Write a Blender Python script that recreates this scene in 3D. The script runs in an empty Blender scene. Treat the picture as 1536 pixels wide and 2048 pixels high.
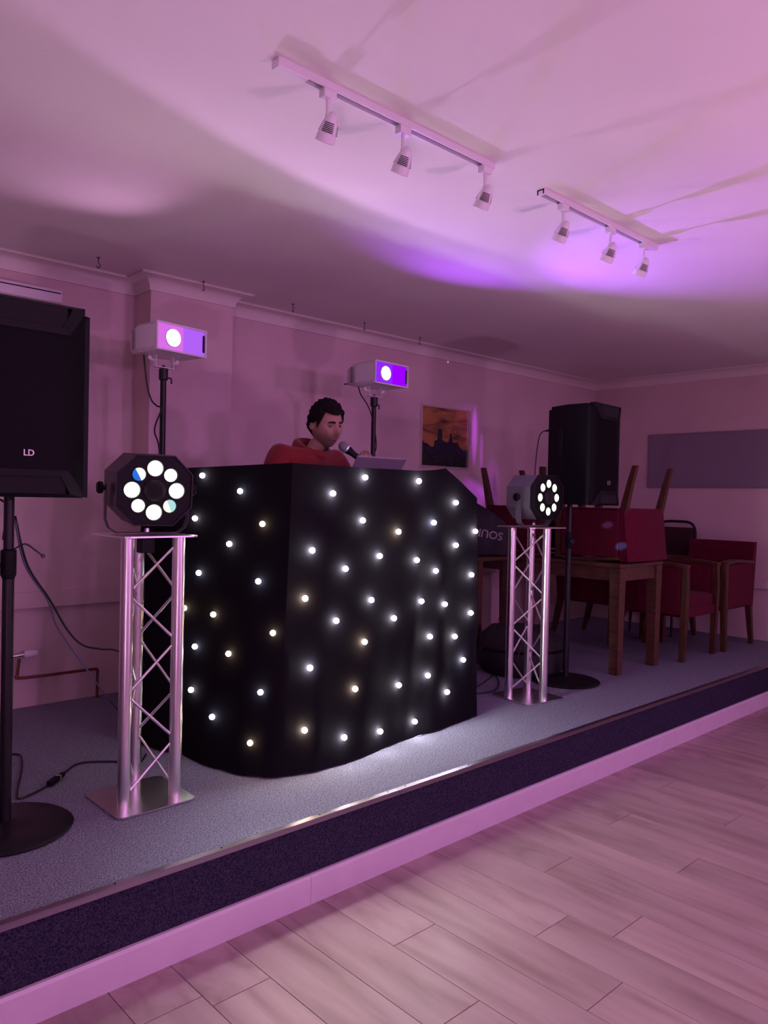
import bpy, bmesh, math, random
from mathutils import Vector, Matrix, Euler, noise
from mathutils.bvhtree import BVHTree
random.seed(7)
PI = math.pi
scene = bpy.context.scene
COL = scene.collection

# ------------------------------------------------------------------ camera
FPX, CAMH = 1535.0, 1.5
def _v(a): return Vector(a)
_v1 = Vector((2410-768, 1033-1024, FPX)); _v2 = Vector((-650-768, 967-1024, FPX))
AX = _v1.normalized()
AY = (_v2 - AX*_v2.dot(AX)).normalized()
AZ = AX.cross(AY)
CAM = Vector((0, 0, CAMH))
def ray(u, v):
    c = Vector((u-768, v-1024, FPX))
    return Vector((AX.dot(c), AY.dot(c), AZ.dot(c)))
def P(u, v, axis, val):
    d = ray(u, v); return CAM + d*((val-CAM[axis])/d[axis])
cam_d = bpy.data.cameras.new('camera'); cam = bpy.data.objects.new('camera', cam_d); COL.objects.link(cam)
cam_d.sensor_fit = 'VERTICAL'; cam_d.sensor_height = 36.0; cam_d.lens = 36.0*FPX/2048; cam_d.clip_start = 0.02
right = Vector((AX[0], AY[0], AZ[0])); down = Vector((AX[1], AY[1], AZ[1])); fwd = Vector((AX[2], AY[2], AZ[2]))
m3 = Matrix((right, -down, -fwd)).transposed()
cam.matrix_world = Matrix.Translation(CAM) @ m3.to_4x4()
scene.camera = cam
vs = scene.view_settings
vs.view_transform = 'Standard'; vs.look = 'None'; vs.gamma = 1.0; vs.use_curve_mapping = False
vs.exposure = 0.0

# ------------------------------------------------------------------ world + lights
world = bpy.data.worlds.new('world'); scene.world = world; world.use_nodes = True
world.node_tree.nodes['Background'].inputs[0].default_value = (0.30, 0.16, 0.26, 1)
world.node_tree.nodes['Background'].inputs[1].default_value = 0.05

def lamp(name, kind, loc, direction, energy, color, size=0.1, spot=None, blend=0.5, scale=None, spread=None):
    l = bpy.data.lights.new(name, kind); l.energy = energy; l.color = color
    if kind == 'SPOT':
        l.spot_size = math.radians(spot); l.spot_blend = blend; l.shadow_soft_size = size
    elif kind == 'AREA':
        l.shape = 'DISK'; l.size = size
        if spread: l.spread = math.radians(spread)
    else:
        l.shadow_soft_size = size
    o = bpy.data.objects.new(name, l); COL.objects.link(o); o.location = loc
    o.rotation_euler = Vector(direction).to_track_quat('-Z', 'Y').to_euler()
    if scale: o.scale = scale
    return o

SZ = 0.31          # stage height
YE = 2.223         # stage edge
YW = 4.417         # back wall
XR = 7.15          # right wall
ZC = 2.765         # ceiling
LK = 1.0
# behind the camera: two unseen fills added to brighten the ceiling, four hall lamps wash the stage
lamp('pink_ceiling_fill', 'AREA', (-1.0, -0.5, 0.35), (0.12, -0.12, 1.0), 62*LK, (1.0, 0.52, 0.95), 0.30)
lamp('rose_ceiling_fill', 'AREA', (3.4, -0.6, 0.35), (0.0, -0.12, 1.0), 54*LK, (1.0, 0.46, 0.90), 0.30)
for wx, we in ((-2.2, 60), (0.2, 105), (2.6, 150), (5.0, 170)):
    lamp('magenta_wash', 'SPOT', (wx, -4.2, 2.05), (2.2-wx*0.9, 7.0, -1.25), we*1.08*LK, (0.92, 0.345, 0.97), 0.15, 48, 0.9, scale=(2.2, 1, 1))
# light thrown by the two lamp heads on poles: wide, flat beams through their slot-like windows
lamp('pink_beam', 'SPOT', (1.95, 3.54, 2.31), (0.10, -1.0, 0.06), 60*LK, (0.84, 0.46, 1.0), 0.02, 42, 0.12, scale=(5.0, 1, 1))
lamp('pink_edge_fill', 'SPOT', (1.76, 3.58, 2.31), (-0.85, -0.75, 0.30), 17*LK, (0.95, 0.50, 0.92), 0.03, 92, 1.0)  # extra soft spot, added to smooth the pink beam's left edge on the ceiling
lamp('violet_beam', 'SPOT', (3.39, 3.50, 2.31), (-0.20, -1.0, 0.10), 72*LK, (0.38, 0.06, 1.0), 0.02, 84, 0.8, scale=(1.7, 1, 1))
lamp('violet_high_beam', 'SPOT', (3.39, 3.50, 2.31), (0.22, -1.0, 0.26), 250*LK, (0.42, 0.10, 1.0), 0.02, 25, 0.9, scale=(3.0, 1, 1))
# white beams of the two multi-lens lights
lamp('white_beam', 'SPOT', (1.33, 2.63, 1.52), (0.50, -1.0, -1.0), 34*LK, (0.95, 0.92, 1.0), 0.08, 104, 0.9)
lamp('white_floor_beam', 'SPOT', (1.36, 2.62, 1.50), (0.33, -1.0, -1.42), 26*LK, (1.0, 0.93, 0.90), 0.05, 44, 0.7)
lamp('white_beam_far', 'SPOT', (4.00, 2.62, 1.53), (0.35, -0.95, -0.3), 16*LK, (1.0, 0.97, 0.85), 0.08, 80, 0.9)
# violet streaks that the right lamp head throws on the wall beside the picture
for (u, v, e_, sx, sy) in ((949, 870, 5.0, 0.10, 1.5), (963, 905, 3.0, 0.06, 1.0), (950, 985, 4.0, 0.45, 0.55), (985, 955, 2.0, 0.20, 0.9), (975, 990, 2.5, 0.35, 0.35), (935, 850, 1.0, 0.5, 1.2)):
    src = Vector((3.62, 3.66, 2.31)); lamp('violet_streak', 'SPOT', src, P(u, v, 1, YW)-src, e_*38*LK, (0.55, 0.06, 1.0), 0.005, 13, 0.9, scale=(sx, sy, 1))
# small dots that the multi-lens lights scatter over wall and carpet; chair dots come from an added unseen source
S3 = Vector((2.0, -1.5, 2.25)); S1, S2 = Vector((1.33, 2.60, 1.56)), Vector((4.04, 2.62, 1.56))
for src, u, v, ax, val, e_, c_, w_ in ((S3, 1243, 1092, 0, 4.865, 7000, (0.06, 0.75, 1.0), 0.36), (S3, 1215, 1050, 0, 4.865, 3200, (0.15, 0.65, 1.0), 0.32), (S2, 1183, 1382, 2, SZ, 30, (0.15, 0.05, 1.0), 0.5),
                                       (S2, 968, 797, 1, YW, 300, (0.8, 0.9, 1.0), 0.20), (S2, 1085, 832, 1, YW, 300, (0.8, 0.9, 1.0), 0.20), (S2, 898, 726, 1, YW-0.02, 300, (0.9, 0.9, 1.0), 0.20),
                                       (S1, 724, 690, 1, YW, 250, (0.9, 0.9, 1.0), 0.20), (S2, 910, 863, 1, YW, 300, (0.9, 0.9, 1.0), 0.20), (S2, 998, 896, 1, YW, 200, (0.9, 0.9, 1.0), 0.20)):
    lamp('light_dot', 'SPOT', src, P(u, v, ax, val)-src, e_*LK, c_, 0.002, 2.0, 0.9, scale=(w_, w_, 1))

# ------------------------------------------------------------------ materials
MATS = {}
def mat(name, col, rough=0.6, metal=0.0, var=0.0, scale=20.0, bump=0.0, bscale=None, emit=None, estr=0.0, detail=4.0,
        stretch=None, spec=0.5, col2=None, sheen=0.0, trans=0.0):
    if name in MATS: return MATS[name]
    m = bpy.data.materials.new(name); m.use_nodes = True
    nt = m.node_tree; b = nt.nodes['Principled BSDF']
    b.inputs['Base Color'].default_value = (*col, 1); b.inputs['Roughness'].default_value = rough
    b.inputs['Metallic'].default_value = metal; b.inputs['Specular IOR Level'].default_value = spec
    if sheen: b.inputs['Sheen Weight'].default_value = sheen
    if trans: b.inputs['Transmission Weight'].default_value = trans
    if emit: b.inputs['Emission Color'].default_value = (*emit, 1); b.inputs['Emission Strength'].default_value = estr
    if var or bump:
        tc = nt.nodes.new('ShaderNodeTexCoord'); mp = nt.nodes.new('ShaderNodeMapping')
        nt.links.new(tc.outputs['Object'], mp.inputs[0])
        if stretch: mp.inputs['Scale'].default_value = stretch
        nz = nt.nodes.new('ShaderNodeTexNoise'); nz.inputs['Scale'].default_value = scale; nz.inputs['Detail'].default_value = detail
        nt.links.new(mp.outputs[0], nz.inputs[0])
        if var:
            rp = nt.nodes.new('ShaderNodeValToRGB')
            c2 = col2 or tuple(min(1, c*(1+var)) for c in col); c1 = tuple(c*(1-var) for c in col) if not col2 else col
            rp.color_ramp.elements[0].position = 0.3; rp.color_ramp.elements[1].position = 0.7
            rp.color_ramp.elements[0].color = (*c1, 1); rp.color_ramp.elements[1].color = (*c2, 1)
            nt.links.new(nz.outputs[0], rp.inputs[0]); nt.links.new(rp.outputs[0], b.inputs['Base Color'])
        if bump:
            src = nz
            if bscale:
                src = nt.nodes.new('ShaderNodeTexNoise'); src.inputs['Scale'].default_value = bscale
                nt.links.new(mp.outputs[0], src.inputs[0])
            bp = nt.nodes.new('ShaderNodeBump'); bp.inputs['Strength'].default_value = bump; bp.inputs['Distance'].default_value = 0.01
            nt.links.new(src.outputs[0], bp.inputs['Height']); nt.links.new(bp.outputs[0], b.inputs['Normal'])
    MATS[name] = m
    return m
def glow(name, col, strength):
    if name in MATS: return MATS[name]
    m = bpy.data.materials.new(name); m.use_nodes = True; nt = m.node_tree
    for n in list(nt.nodes): nt.nodes.remove(n)
    e = nt.nodes.new('ShaderNodeEmission'); e.inputs[0].default_value = (*col, 1); e.inputs[1].default_value = strength
    o = nt.nodes.new('ShaderNodeOutputMaterial'); nt.links.new(e.outputs[0], o.inputs[0])
    MATS[name] = m; return m

M_WALL = mat('cream_wall_paint', (0.62, 0.49, 0.48), 0.85, var=0.05, scale=2.5, bump=0.12, bscale=120)
M_CEIL = mat('white_ceiling_paint', (0.72, 0.68, 0.66), 0.9, var=0.04, scale=1.5, bump=0.05, bscale=60)
M_CORN = mat('white_plaster', (0.70, 0.64, 0.60), 0.75, bump=0.03, scale=30)
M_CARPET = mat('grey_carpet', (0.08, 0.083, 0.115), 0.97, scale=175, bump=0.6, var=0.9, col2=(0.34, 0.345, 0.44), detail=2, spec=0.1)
M_RISER_SHADED = mat('riser_carpet', (0.010, 0.009, 0.028), 0.97, scale=175, bump=0.6, var=0.9, col2=(0.065, 0.058, 0.10), detail=2, spec=0.1)  # same carpet as the stage top, dim light on the riser darkened into its colour
M_ALU = mat('aluminium', (0.80, 0.79, 0.80), 0.30, 1.0, bump=0.05, scale=60, stretch=(1, 1, 0.2))
M_NOSE = mat('worn_aluminium_edge', (0.32, 0.28, 0.34), 0.34, 1.0, bump=0.15, scale=40)
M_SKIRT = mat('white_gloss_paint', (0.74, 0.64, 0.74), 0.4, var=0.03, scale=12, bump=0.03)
M_BLACK = mat('black_plastic', (0.004, 0.004, 0.006), 0.5, spec=0.18, bump=0.15, scale=300)
M_BLACKM = mat('black_powder_coat', (0.008, 0.008, 0.010), 0.38, spec=0.35, bump=0.05, scale=200)
M_RUBBER = mat('black_cable_rubber', (0.010, 0.010, 0.012), 0.45)
M_CLOTH = mat('black_star_cloth', (0.008, 0.007, 0.010), 0.95, bump=0.25, scale=14, bscale=9, spec=0.05)
M_GRILLE = mat('black_perforated_steel', (0.010, 0.010, 0.012), 0.45)
M_WHITEP = mat('white_plastic', (0.72, 0.70, 0.72), 0.35)
M_GREYP = mat('grey_vent_plastic', (0.30, 0.29, 0.30), 0.5)
M_WOOD = mat('oak_stain', (0.07, 0.026, 0.012), 0.42, var=0.45, scale=9, stretch=(6, 6, 0.7), bump=0.05)
M_TWOOD = mat('dark_table_wood', (0.09, 0.043, 0.025), 0.38, var=0.4, scale=8, stretch=(5, 1, 5), bump=0.05)
M_RED = mat('red_upholstery', (0.095, 0.0015, 0.018), 0.85, var=0.12, scale=30, bump=0.15, bscale=300, sheen=0.05, spec=0.2)
M_MAROON = mat('maroon_chair_pad', (0.035, 0.005, 0.010), 0.85, bump=0.1, scale=200)
M_FELT = mat('grey_felt', (0.24, 0.20, 0.25), 0.95, var=0.15, scale=200, bump=0.2)
M_COPPER = mat('copper_pipe', (0.16, 0.055, 0.04), 0.45, 0.5, var=0.3, scale=20)
M_DARK = mat('dark_slot', (0.004, 0.004, 0.005), 0.9)
M_SKIN = None
M_SILVER = mat('silver_laptop_lid', (0.30, 0.27, 0.33), 0.5, 0.2)
M_SCREEN = glow('laptop_screen', (0.5, 0.6, 0.9), 0.6)

# ------------------------------------------------------------------ mesh helpers
def box(bm, c, s, rz=0.0, rot=None):
    mx = Matrix.Translation(Vector(c)) @ (rot.to_4x4() if rot else Matrix.Rotation(rz, 4, 'Z')) @ Matrix.Diagonal((s[0], s[1], s[2], 1))
    return bmesh.ops.create_cube(bm, size=1.0, matrix=mx)['verts']
def bbox(bm, c, s, bev=0.01, rz=0.0, rot=None, seg=2):
    t = bmesh.new(); box(t, (0, 0, 0), s)
    bmesh.ops.bevel(t, geom=t.edges[:], offset=bev, segments=seg, affect='EDGES', profile=0.5)
    mx = Matrix.Translation(Vector(c)) @ (rot.to_4x4() if rot else Matrix.Rotation(rz, 4, 'Z'))
    bmesh.ops.transform(t, matrix=mx, verts=t.verts[:]); merge(bm, t)
def merge(bm, t):
    me = bpy.data.meshes.new('_t'); t.to_mesh(me); t.free(); bm.from_mesh(me); bpy.data.meshes.remove(me)
def smooth_path(pts, n=6):
    pts = [Vector(p) for p in pts]
    if len(pts) < 3: return pts
    out = []
    for i in range(len(pts)-1):
        p0 = pts[max(i-1, 0)]; p1 = pts[i]; p2 = pts[i+1]; p3 = pts[min(i+2, len(pts)-1)]
        for k in range(n):
            t = k/n
            out.append(0.5*((2*p1)+(p2-p0)*t+(2*p0-5*p1+4*p2-p3)*t*t+(3*p1-p0-3*p2+p3)*t**3))
    out.append(pts[-1]); return out
def tube(bm, pts, r, seg=10, cap=True):
    pts = [Vector(p) for p in pts]; n = len(pts)
    rs = r if isinstance(r, (list, tuple)) else [r]*n
    rings = []; up = None
    for i, p in enumerate(pts):
        d = (pts[min(i+1, n-1)]-pts[max(i-1, 0)]).normalized()
        if up is None: up = d.orthogonal().normalized()
        else:
            up = (up-d*up.dot(d))
            up = up.normalized() if up.length > 1e-6 else d.orthogonal().normalized()
        b = d.cross(up)
        rings.append([bm.verts.new(p+(up*math.cos(2*PI*k/seg)+b*math.sin(2*PI*k/seg))*rs[i]) for k in range(seg)])
    for i in range(n-1):
        for k in range(seg):
            bm.faces.new((rings[i][k], rings[i][(k+1) % seg], rings[i+1][(k+1) % seg], rings[i+1][k]))
    if cap:
        bm.faces.new(rings[0][::-1]); bm.faces.new(rings[-1])
def lathe(bm, prof, seg=24, mx=None):
    rings = []; mx = mx or Matrix.Identity(4)
    for r, z in prof:
        if r < 1e-5: rings.append([bm.verts.new(mx @ Vector((0, 0, z)))])
        else: rings.append([bm.verts.new(mx @ Vector((r*math.cos(2*PI*k/seg), r*math.sin(2*PI*k/seg), z))) for k in range(seg)])
    for a, b in zip(rings, rings[1:]):
        for k in range(seg):
            q = [a[k % len(a)], a[(k+1) % len(a)], b[(k+1) % len(b)], b[k % len(b)]]
            u = []
            for x in q:
                if x not in u: u.append(x)
            if len(u) > 2: bm.faces.new(u)
def prism(bm, poly, z0, z1, mx=None):
    mx = mx or Matrix.Identity(4)
    a = [bm.verts.new(mx @ Vector((x, y, z0))) for x, y in poly]; b = [bm.verts.new(mx @ Vector((x, y, z1))) for x, y in poly]
    n = len(poly); bm.faces.new(a[::-1]); bm.faces.new(b)
    for k in range(n): bm.faces.new((a[k], a[(k+1) % n], b[(k+1) % n], b[k]))
def obj(name, bm, m, parent=None, smooth=False, loc=None):
    bmesh.ops.recalc_face_normals(bm, faces=bm.faces[:])
    me = bpy.data.meshes.new(name); bm.to_mesh(me); bm.free()
    if m: me.materials.append(m)
    if smooth:
        for p in me.polygons: p.use_smooth = True
        try: me.set_sharp_from_angle(angle=math.radians(38))
        except Exception: pass
    o = bpy.data.objects.new(name, me); COL.objects.link(o)
    if loc: o.location = loc
    if parent: o.parent = parent
    return o
def mk(name, m, parent, fn, smooth=False, **k):
    bm = bmesh.new(); fn(bm); return obj(name, bm, m, parent, smooth, **k)
def tag(o, label, cat, group=None):
    o['label'] = label; o['category'] = cat
    if group: o['group'] = group
    return o
def thing(name, label, cat, loc=(0, 0, 0), rz=0.0, group=None):
    o = bpy.data.objects.new(name, None); COL.objects.link(o); o.empty_display_size = 0.1
    o.location = loc; o.rotation_euler = (0, 0, rz)
    return tag(o, label, cat, group)
def struct(o): o['kind'] = 'structure'; return o
def copy_tree(o, parent=None):
    c = o.copy(); COL.objects.link(c)
    if parent: c.parent = parent
    for ch in o.children: copy_tree(ch, c)
    return c
def text(name, s, size, m, parent, mx, depth=0.001):
    cu = bpy.data.curves.new('_f', 'FONT'); cu.body = s; cu.size = size; cu.extrude = depth; cu.align_x = 'CENTER'; cu.align_y = 'CENTER'
    cu.resolution_u = 3; cu.offset = size*0.012
    t = bpy.data.objects.new('_f', cu); COL.objects.link(t)
    me = bpy.data.meshes.new_from_object(t.evaluated_get(bpy.context.evaluated_depsgraph_get()))
    bpy.data.objects.remove(t); bpy.data.curves.remove(cu)
    me.materials.clear(); me.materials.append(m); me.transform(mx)
    o = bpy.data.objects.new(name, me); COL.objects.link(o); o.parent = parent; return o

# ------------------------------------------------------------------ the room shell
X0, Y0 = -3.0, -5.0
def plank_mat(name, c1, c2, c3):
    m = bpy.data.materials.new(name); m.use_nodes = True; nt = m.node_tree; b = nt.nodes['Principled BSDF']
    b.inputs['Roughness'].default_value = 0.42; b.inputs['Specular IOR Level'].default_value = 0.35
    tc = nt.nodes.new('ShaderNodeTexCoord'); oi = nt.nodes.new('ShaderNodeObjectInfo')
    ad = nt.nodes.new('ShaderNodeVectorMath'); ad.operation = 'ADD'
    ml = nt.nodes.new('ShaderNodeVectorMath'); ml.operation = 'SCALE'; ml.inputs['Scale'].default_value = 1.0
    cx = nt.nodes.new('ShaderNodeCombineXYZ'); mu = nt.nodes.new('ShaderNodeMath'); mu.operation = 'MULTIPLY'; mu.inputs[1].default_value = 37.0
    nt.links.new(oi.outputs['Random'], mu.inputs[0]); nt.links.new(mu.outputs[0], cx.inputs[0]); nt.links.new(mu.outputs[0], cx.inputs[1])
    nt.links.new(tc.outputs['Object'], ad.inputs[0]); nt.links.new(cx.outputs[0], ad.inputs[1])
    mp = nt.nodes.new('ShaderNodeMapping'); mp.inputs['Scale'].default_value = (9.0, 1.1, 1.0); nt.links.new(ad.outputs[0], mp.inputs[0])
    n1 = nt.nodes.new('ShaderNodeTexNoise'); n1.inputs['Scale'].default_value = 1.3; n1.inputs['Detail'].default_value = 5; n1.inputs['Distortion'].default_value = 0.4
    nt.links.new(mp.outputs[0], n1.inputs[0])
    rp = nt.nodes.new('ShaderNodeValToRGB'); e = rp.color_ramp.elements
    e[0].position = 0.30; e[0].color = (*c1, 1); e[1].position = 0.62; e[1].color = (*c3, 1)
    k = rp.color_ramp.elements.new(0.45); k.color = (*c2, 1)
    nt.links.new(n1.outputs[0], rp.inputs[0])
    hs = nt.nodes.new('ShaderNodeHueSaturation'); mr = nt.nodes.new('ShaderNodeMapRange'); mr.inputs[3].default_value = 0.90; mr.inputs[4].default_value = 1.08
    nt.links.new(oi.outputs['Random'], mr.inputs[0]); nt.links.new(mr.outputs[0], hs.inputs['Value']); nt.links.new(rp.outputs[0], hs.inputs['Color'])
    nt.links.new(hs.outputs[0], b.inputs['Base Color'])
    bp = nt.nodes.new('ShaderNodeBump'); bp.inputs['Strength'].default_value = 0.04; nt.links.new(n1.outputs[0], bp.inputs['Height']); nt.links.new(bp.outputs[0], b.inputs['Normal'])
    return m
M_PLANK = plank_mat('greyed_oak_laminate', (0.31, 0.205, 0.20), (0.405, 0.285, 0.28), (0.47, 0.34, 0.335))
floor = struct(mk('floor', mat('floor_joint', (0.12, 0.085, 0.075), 0.8), None,
                  lambda bm: box(bm, ((X0+XR)/2, (Y0+YE)/2, -0.053), (XR-X0, YE-Y0, 0.1))))
# laminate boards run away from the stage, end joints staggered
PW, PL = 0.204, 1.22
bm = bmesh.new(); bbox(bm, (0, 0, -0.004), (PW-0.0022, PL-0.0022, 0.008), 0.0008, seg=1)
plank0 = obj('plank', bm, M_PLANK, floor)
first = True
offs = {0: 1.95, 1: 1.06, 2: 1.448, 3: 0.60, 4: 1.207, 5: 1.54+0.0}
row = 0
for r in range(-21, 29):
    xc = 1.382-PW/2+r*PW
    j = offs.get(r, (r*0.43) % PL)
    y = j + PL*3
    while y-PL > YE: y -= PL
    while y > -2.3:
        a, b = max(y-PL, -2.3), min(y, YE-0.004)
        d0 = math.hypot(xc, (a+b)/2)
        if b-a > 0.05 and xc > X0+0.1 and xc < XR-0.05:
            p = plank0 if first else plank0.copy()
            if not first: COL.objects.link(p)
            first = False
            p.parent = floor; p.location = (xc, (a+b)/2, 0.0); p.scale = (1, (b-a-0.003)/(PL-0.003), 1)
        y -= PL
# remaining, unseen floor: one plain slab flush with the boards
mk('floor_slab', M_PLANK, floor, lambda bm: box(bm, ((X0+XR)/2, (Y0-2.3)/2, -0.004), (XR-X0, -2.3-Y0, 0.008)))

# stage
stage = struct(mk('stage_platform', mat('stage_core', (0.1, 0.08, 0.07), 0.9), None,
                  lambda bm: box(bm, ((X0+XR)/2, (YE+0.02+YW)/2, (SZ-0.02)/2), (XR-X0, YW-YE-0.02, SZ-0.02))))
def carpet(bm):
    box(bm, ((X0+XR)/2, (YE+0.012+YW)/2, SZ-0.011), (XR-X0, YW-YE-0.012, 0.018))
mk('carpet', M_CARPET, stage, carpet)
mk('riser_carpet', M_RISER_SHADED, stage, lambda bm: box(bm, ((X0+XR)/2, YE+0.012, SZ/2+0.04), (XR-X0, 0.016, SZ-0.11)))
SKT = 0.108
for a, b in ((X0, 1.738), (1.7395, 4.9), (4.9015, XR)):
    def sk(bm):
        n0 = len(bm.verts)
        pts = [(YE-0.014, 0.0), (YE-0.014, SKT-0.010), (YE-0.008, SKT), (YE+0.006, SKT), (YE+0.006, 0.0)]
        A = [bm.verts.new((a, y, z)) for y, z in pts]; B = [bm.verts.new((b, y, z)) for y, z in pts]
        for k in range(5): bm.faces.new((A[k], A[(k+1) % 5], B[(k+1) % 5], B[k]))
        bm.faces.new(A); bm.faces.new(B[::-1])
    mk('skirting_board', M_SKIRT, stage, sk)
xs = [X0, 0.55, 2.19, 4.2, XR]
for a, b in zip(xs, xs[1:]):
    def nose(bm):
        box(bm, ((a+b)/2, YE+0.004, SZ+0.0015), (b-a-0.002, 0.026, 0.003))
        box(bm, ((a+b)/2, YE-0.0075, SZ-0.0075), (b-a-0.002, 0.003, 0.019))
    nz = mk('edge_nosing', M_NOSE, stage, nose)
    for sx in (a+0.05, a+0.45, (a+b)/2, b-0.4, b-0.05):
        mk('screw', M_DARK, nz, lambda bm: lathe(bm, [(0, 0.0006), (0.004, 0.0006), (0.004, 0)], 8, Matrix.Translation((sx, YE+0.008, SZ+0.003))))

# walls, pier, ceiling
wall_back = struct(mk('wall_back', M_WALL, None, lambda bm: box(bm, ((X0+XR)/2, YW+0.05, ZC/2), (XR-X0+0.2, 0.1, ZC))))
PX0, PX1, PY = 2.05, 2.60, 4.215
mk('chimney_breast', M_WALL, wall_back, lambda bm: box(bm, ((PX0+PX1)/2, (PY+YW)/2, (SZ+ZC)/2), (PX1-PX0, YW-PY+0.004, ZC-SZ)))
wall_right = struct(mk('wall_right', M_WALL, None, lambda bm: box(bm, (XR+0.05, (Y0+YW)/2, ZC/2), (0.1, YW-Y0+0.2, ZC))))
wall_left = struct(mk('wall_left', M_WALL, None, lambda bm: box(bm, (X0-0.05, (Y0+YW)/2, ZC/2), (0.1, YW-Y0+0.2, ZC))))
wall_front = struct(mk('wall_front', M_WALL, None, lambda bm: box(bm, ((X0+XR)/2, Y0-0.05, ZC/2), (XR-X0+0.2, 0.1, ZC))))
ceiling = struct(mk('ceiling', M_CEIL, None, lambda bm: box(bm, ((X0+XR)/2, (Y0+YW)/2, ZC+0.05), (XR-X0+0.2, YW-Y0+0.2, 0.1))))

def sweep(bm, path, prof):
    """path: plan points, prof: (offset to the left-hand room side, z)."""
    n = len(path); nrm = []
    for i in range(n-1):
        d = (Vector(path[i+1])-Vector(path[i])).normalized(); nrm.append(Vector((d.y, -d.x)))
    cols = []
    for o, z in prof:
        row = []
        for i in range(n):
            if i == 0: q = Vector(path[0])+nrm[0]*o
            elif i == n-1: q = Vector(path[-1])+nrm[-1]*o
            else:
                a, b = nrm[i-1], nrm[i]; mdir = (a+b).normalized(); q = Vector(path[i])+mdir*(o/max(0.2, mdir.dot(a)))
            row.append(bm.verts.new((q.x, q.y, z)))
        cols.append(row)
    for A, B in zip(cols, cols[1:]):
        for i in range(n-1): bm.faces.new((A[i], A[i+1], B[i+1], B[i]))
CV = [(0.0, ZC-0.084), (0.012, ZC-0.084), (0.012, ZC-0.076)]
for k in range(7):
    t = k/6*PI/2; CV.append((0.012+0.080*(1-math.cos(t)), ZC-0.076+0.066*math.sin(t)))
CV += [(0.092, ZC-0.004), (0.100, ZC-0.004), (0.100, ZC)]
struct(mk('trim_1', M_CORN, None, lambda bm: sweep(bm, [(X0, YW), (PX0, YW), (PX0, PY), (PX1, PY), (PX1, YW), (XR, YW), (XR, Y0)], CV), smooth=True))
# box trunking along the walls
struct(mk('trim_2', M_WALL, None, lambda bm: (bbox(bm, ((X0+PX0)/2, YW-0.017, 0.900), (PX0-X0, 0.034, 0.088), 0.004))))
struct(mk('trim_3', M_WALL, None, lambda bm: (bbox(bm, ((PX1+XR)/2, YW-0.017, 0.900), (XR-PX1, 0.034, 0.088), 0.004))))
struct(mk('trim_4', M_WALL, None, lambda bm: (bbox(bm, (XR-0.017, (Y0+YW)/2, 0.810), (0.034, YW-Y0, 0.080), 0.004))))
# ceiling hooks by the cornice
hb = bmesh.new()
tube(hb, smooth_path([(0, 0, 0), (0, 0, -0.025), (0.010, 0, -0.042), (0.0, 0, -0.056), (-0.012, 0, -0.046)], 4), 0.0022, 6)
lathe(hb, [(0, 0), (0.009, 0), (0.009, -0.003), (0, -0.003)], 10)
hk = obj('ceiling_hook', hb, M_BLACKM, None, True)
names = ['small dark cup hook in the ceiling above the left speaker', 'small dark cup hook in the ceiling above the chimney breast corner',
         'small dark cup hook in the ceiling between the two pole lamps', 'small dark cup hook in the ceiling above the right pole lamp',
         'small dark cup hook in the ceiling nearest the framed picture']
for k, (u, v) in enumerate([(197, 515), (407, 563), (586, 608), (729, 645), (840, 675)]):
    h = hk if k == 0 else hk.copy()
    if k: COL.objects.link(h)
    p = P(u, v, 2, ZC); h.location = (p.x, min(p.y, YW-0.13), ZC); h.rotation_euler = (0, 0, 0.4*k)
    tag(h, names[k], 'hook', 'cup hooks along the ceiling')

# white rail on the wall behind the left speaker
t = thing('wall_rail', 'white horizontal rail on the wall just above the left loudspeaker', 'rail', (0.9, YW, 2.58))
mk('rail', M_WHITEP, t, lambda bm: bbox(bm, (0, -0.03, 0), (1.40, 0.06, 0.07), 0.006))
mk('slot', M_DARK, t, lambda bm: box(bm, (0, -0.0605, 0.016), (1.38, 0.002, 0.006)))

# radiator valve and pipe
t = thing('radiator_pipe', 'copper heating pipe with white radiator valve low on the left wall', 'pipe', (1.38, YW, SZ))
mk('pipe', M_COPPER, t, lambda bm: tube(bm, smooth_path([(0.02, -0.05, 0.28), (0.012, -0.05, 0.2), (0.02, -0.05, 0.175), (0.2, -0.05, 0.17), (0.42, -0.05, 0.168), (0.45, -0.05, 0.16), (0.452, -0.05, 0.13), (0.452, -0.05, 0.0)], 4), 0.0085, 8), True)
mk('valve_body', M_ALU, t, lambda bm: tube(bm, [(-0.06, -0.05, 0.295), (0.05, -0.05, 0.30)], 0.011, 10), True)
mk('valve_knob', M_WHITEP, t, lambda bm: lathe(bm, [(0, 0), (0.017, 0), (0.021, 0.01), (0.020, 0.06), (0.014, 0.07), (0, 0.07)], 14, Matrix.Translation((0.045, -0.05, 0.30)) @ Matrix.Rotation(PI/2, 4, 'Y')), True)

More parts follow.
